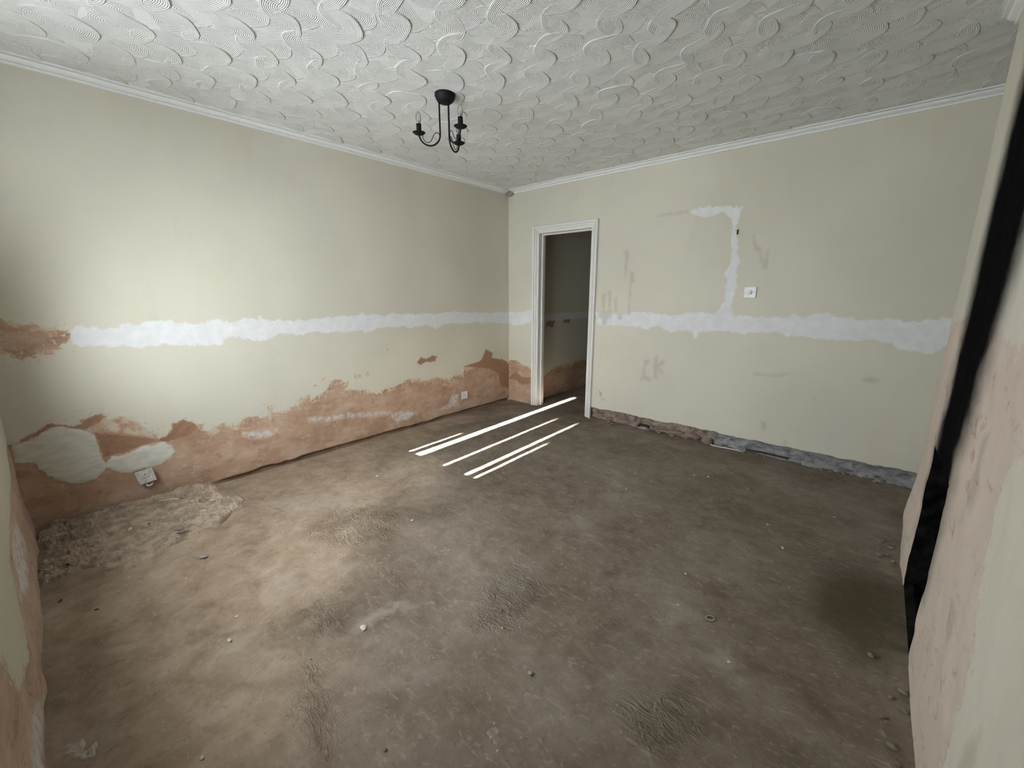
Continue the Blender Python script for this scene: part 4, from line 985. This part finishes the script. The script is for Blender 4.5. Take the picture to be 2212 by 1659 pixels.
# white stick with a red end on the rubble
e = tag(empty('stick', (.21, .533, .062), math.atan2(.107, .079)), 'thin white stick with a red end lying on the rubble', 'stick')
bm = bmesh.new(); add_tube(bm, [(-.066, 0, 0), (.046, 0, .002)], [.003, .0038], 8); bm_obj('shaft', bm, M_CHIP, e, True)
bm = bmesh.new(); add_tube(bm, [(.046, 0, .002), (.060, 0, .0025), (.068, 0, .0028)], [.0042, .0042, .002], 8); bm_obj('red_tip', bm, M_RED, e, True)
# cable, duct and an added black tube for the dark gap at the torn strip
bm = bmesh.new(); add_tube(bm, [(2.43, D - .035, .010), (2.50, D - .045, .009), (2.58, D - .042, .012), (2.66, D - .030, .010), (2.71, D - .028, .006)], .0045, 8)
tag(bm_obj('white_cable', bm, M_PLASTIC, None, True), 'short length of white cable lying along the torn skirting strip', 'cable')
bm = bmesh.new(); add_tube(bm, [(2.72, D - .020, .030), (2.82, D - .016, .034), (2.93, D - .014, .032), (3.03, D - .012, .030)], .008, 8)  # black tube added in place of the shaded gap under the wall
tag(bm_obj('dark_gap_tube', bm, M_BLACKCHIP, None, True), 'black tube added as the dark gap along the grey mortar of the torn strip', 'cable')
e = tag(empty('cable_duct', (1.80, D - .02, .018), .05), 'small white cable duct with a black cover set in the rubble strip', 'duct')
bm = bmesh.new(); add_box(bm, -.052, .052, -.004, .07, -.006, .0); add_box(bm, -.052, .052, .066, .07, 0, .022); bm_obj('duct_tray', bm, M_PLASTIC, e)
bm = bmesh.new(); add_box(bm, -.052, .052, .003, .07, .020, .024); add_box(bm, -.052, -.048, .003, .07, 0, .020); add_box(bm, .048, .052, .003, .07, 0, .020); bm_obj('duct_cover', bm, M_BLACKCHIP, e)
for k, (a, c) in enumerate((((1.88, D - .018, .075), (1.96, D - .05, .012)), ((1.50, D - .10, .008), (1.545, D - .06, .012)))):
    bm = bmesh.new(); add_tube(bm, [a, Vector(a).lerp(Vector(c), .5) + Vector((0, 0, .004)), c], .006, 6)
    tag(bm_obj('wood_splinter', bm, M_WOOD), ('dark wooden splinter leaning out of the torn skirting strip', 'short dark stick lying on the floor before the torn strip')[k], 'splinter')
# ragged plaster plug in the cornice corner
bm = bmesh.new()
me = lump_mesh('plaster_plug', 71, M_STONE_G, 2, .5, 1.0)
o = put('plaster_plug', me, .045, D - .03, H - .075, .075, .3, .055, .075); bm.free()
tag(o, 'ragged grey plaster plug in the cornice corner', 'plaster lump')
o = put('rubble_stone', stone_m[5], .392, D - .012, 0, .035, .2, .03, .085); tag(o, 'grey mortar block at the foot of the door frame beside pink plaster', 'stone')

# crumbled plaster heap in the corner by the window wall
def heap(name, polys, x0, x1, y0_, y1_, step, base, amp, seed, label, mat, wallside=None):
    xs, ys = np.arange(x0, x1, step), np.arange(y0_, y1_, step)
    X, Y = np.meshgrid(xs, ys, indexing='ij'); x, y = X.ravel(), Y.ravel()
    P = np.stack([x, y, x * 0], 1)
    s = sdf(polys, x, y) + 0.05 * fbm(P, 9, 3, seed)
    m = smooth01(s, -0.012, 0.05)
    r1 = fbm(P * np.array([1, 1, 1]), 12, 5, seed + 1, 0.62)
    rg = 1 - np.abs(fbm(P, 24, 4, seed + 2, 0.6)) * 2
    z = -0.012 + m * (base + amp * (0.40 * r1 + 0.35 * rg + 0.25 * fbm(P * np.array([1.0, 2.2, 1.0]), 45, 3, seed + 3, 0.6)))
    if wallside: z += m * wallside(x, y)
    nx, ny = len(xs), len(ys)
    i, j = np.meshgrid(np.arange(nx - 1), np.arange(ny - 1), indexing='ij'); i, j = i.ravel(), j.ravel()
    F = np.stack([i * ny + j, (i + 1) * ny + j, (i + 1) * ny + j + 1, i * ny + j + 1], 1)
    keep = (m[F] > 0.001).any(1); F = F[keep]
    used = np.unique(F); remap = -np.ones(len(x), int); remap[used] = np.arange(len(used))
    V = np.stack([x, y, z], 1)[used]
    o_ = mesh_obj(name, V.tolist(), remap[F].tolist(), mat, None, False)
    return tag(o_, label, 'rubble', kind='stuff')
heap('crumbled_plaster', FL_RUBBLE, 0.0, 0.92, -0.08, 0.92, 0.0065, 0.040, 0.036, 81, 'spread of crumbled tan plaster in the corner below the loose socket', M_RUBBLE, lambda x, y: 0.04 * smooth01(0.22 - x, 0, 0.22))
heap('swept_grit', [[(2.77, 1.06), (2.83, 1.10), (2.90, 1.28), (2.86, 1.33), (2.80, 1.2)]], 2.7, 2.95, 1.0, 1.4, 0.006, 0.014, 0.012, 91, 'streak of reddish grit on the bare floor', M_STONE)
heap('swept_grit', [[(2.64, .84), (2.76, .82), (2.75, .90), (2.66, .93)]], 2.58, 2.82, .76, 1.0, 0.006, 0.012, 0.010, 95, 'patch of dark grit near the tiny white chips on bare floor', M_STONE)
M_PALE = simple('pale_crumbs', (0.40, 0.35, 0.295), 0.95, 0.2, 30, 0.5)
heap('pale_crumbs', [[(1.72, -.01), (1.80, -.03), (1.90, .02), (1.88, .09), (1.78, .10)]], 1.6, 2.0, -.05, .2, 0.006, 0.016, 0.022, 97, 'pale plaster crumbs on the floor by the window wall', M_PALE)
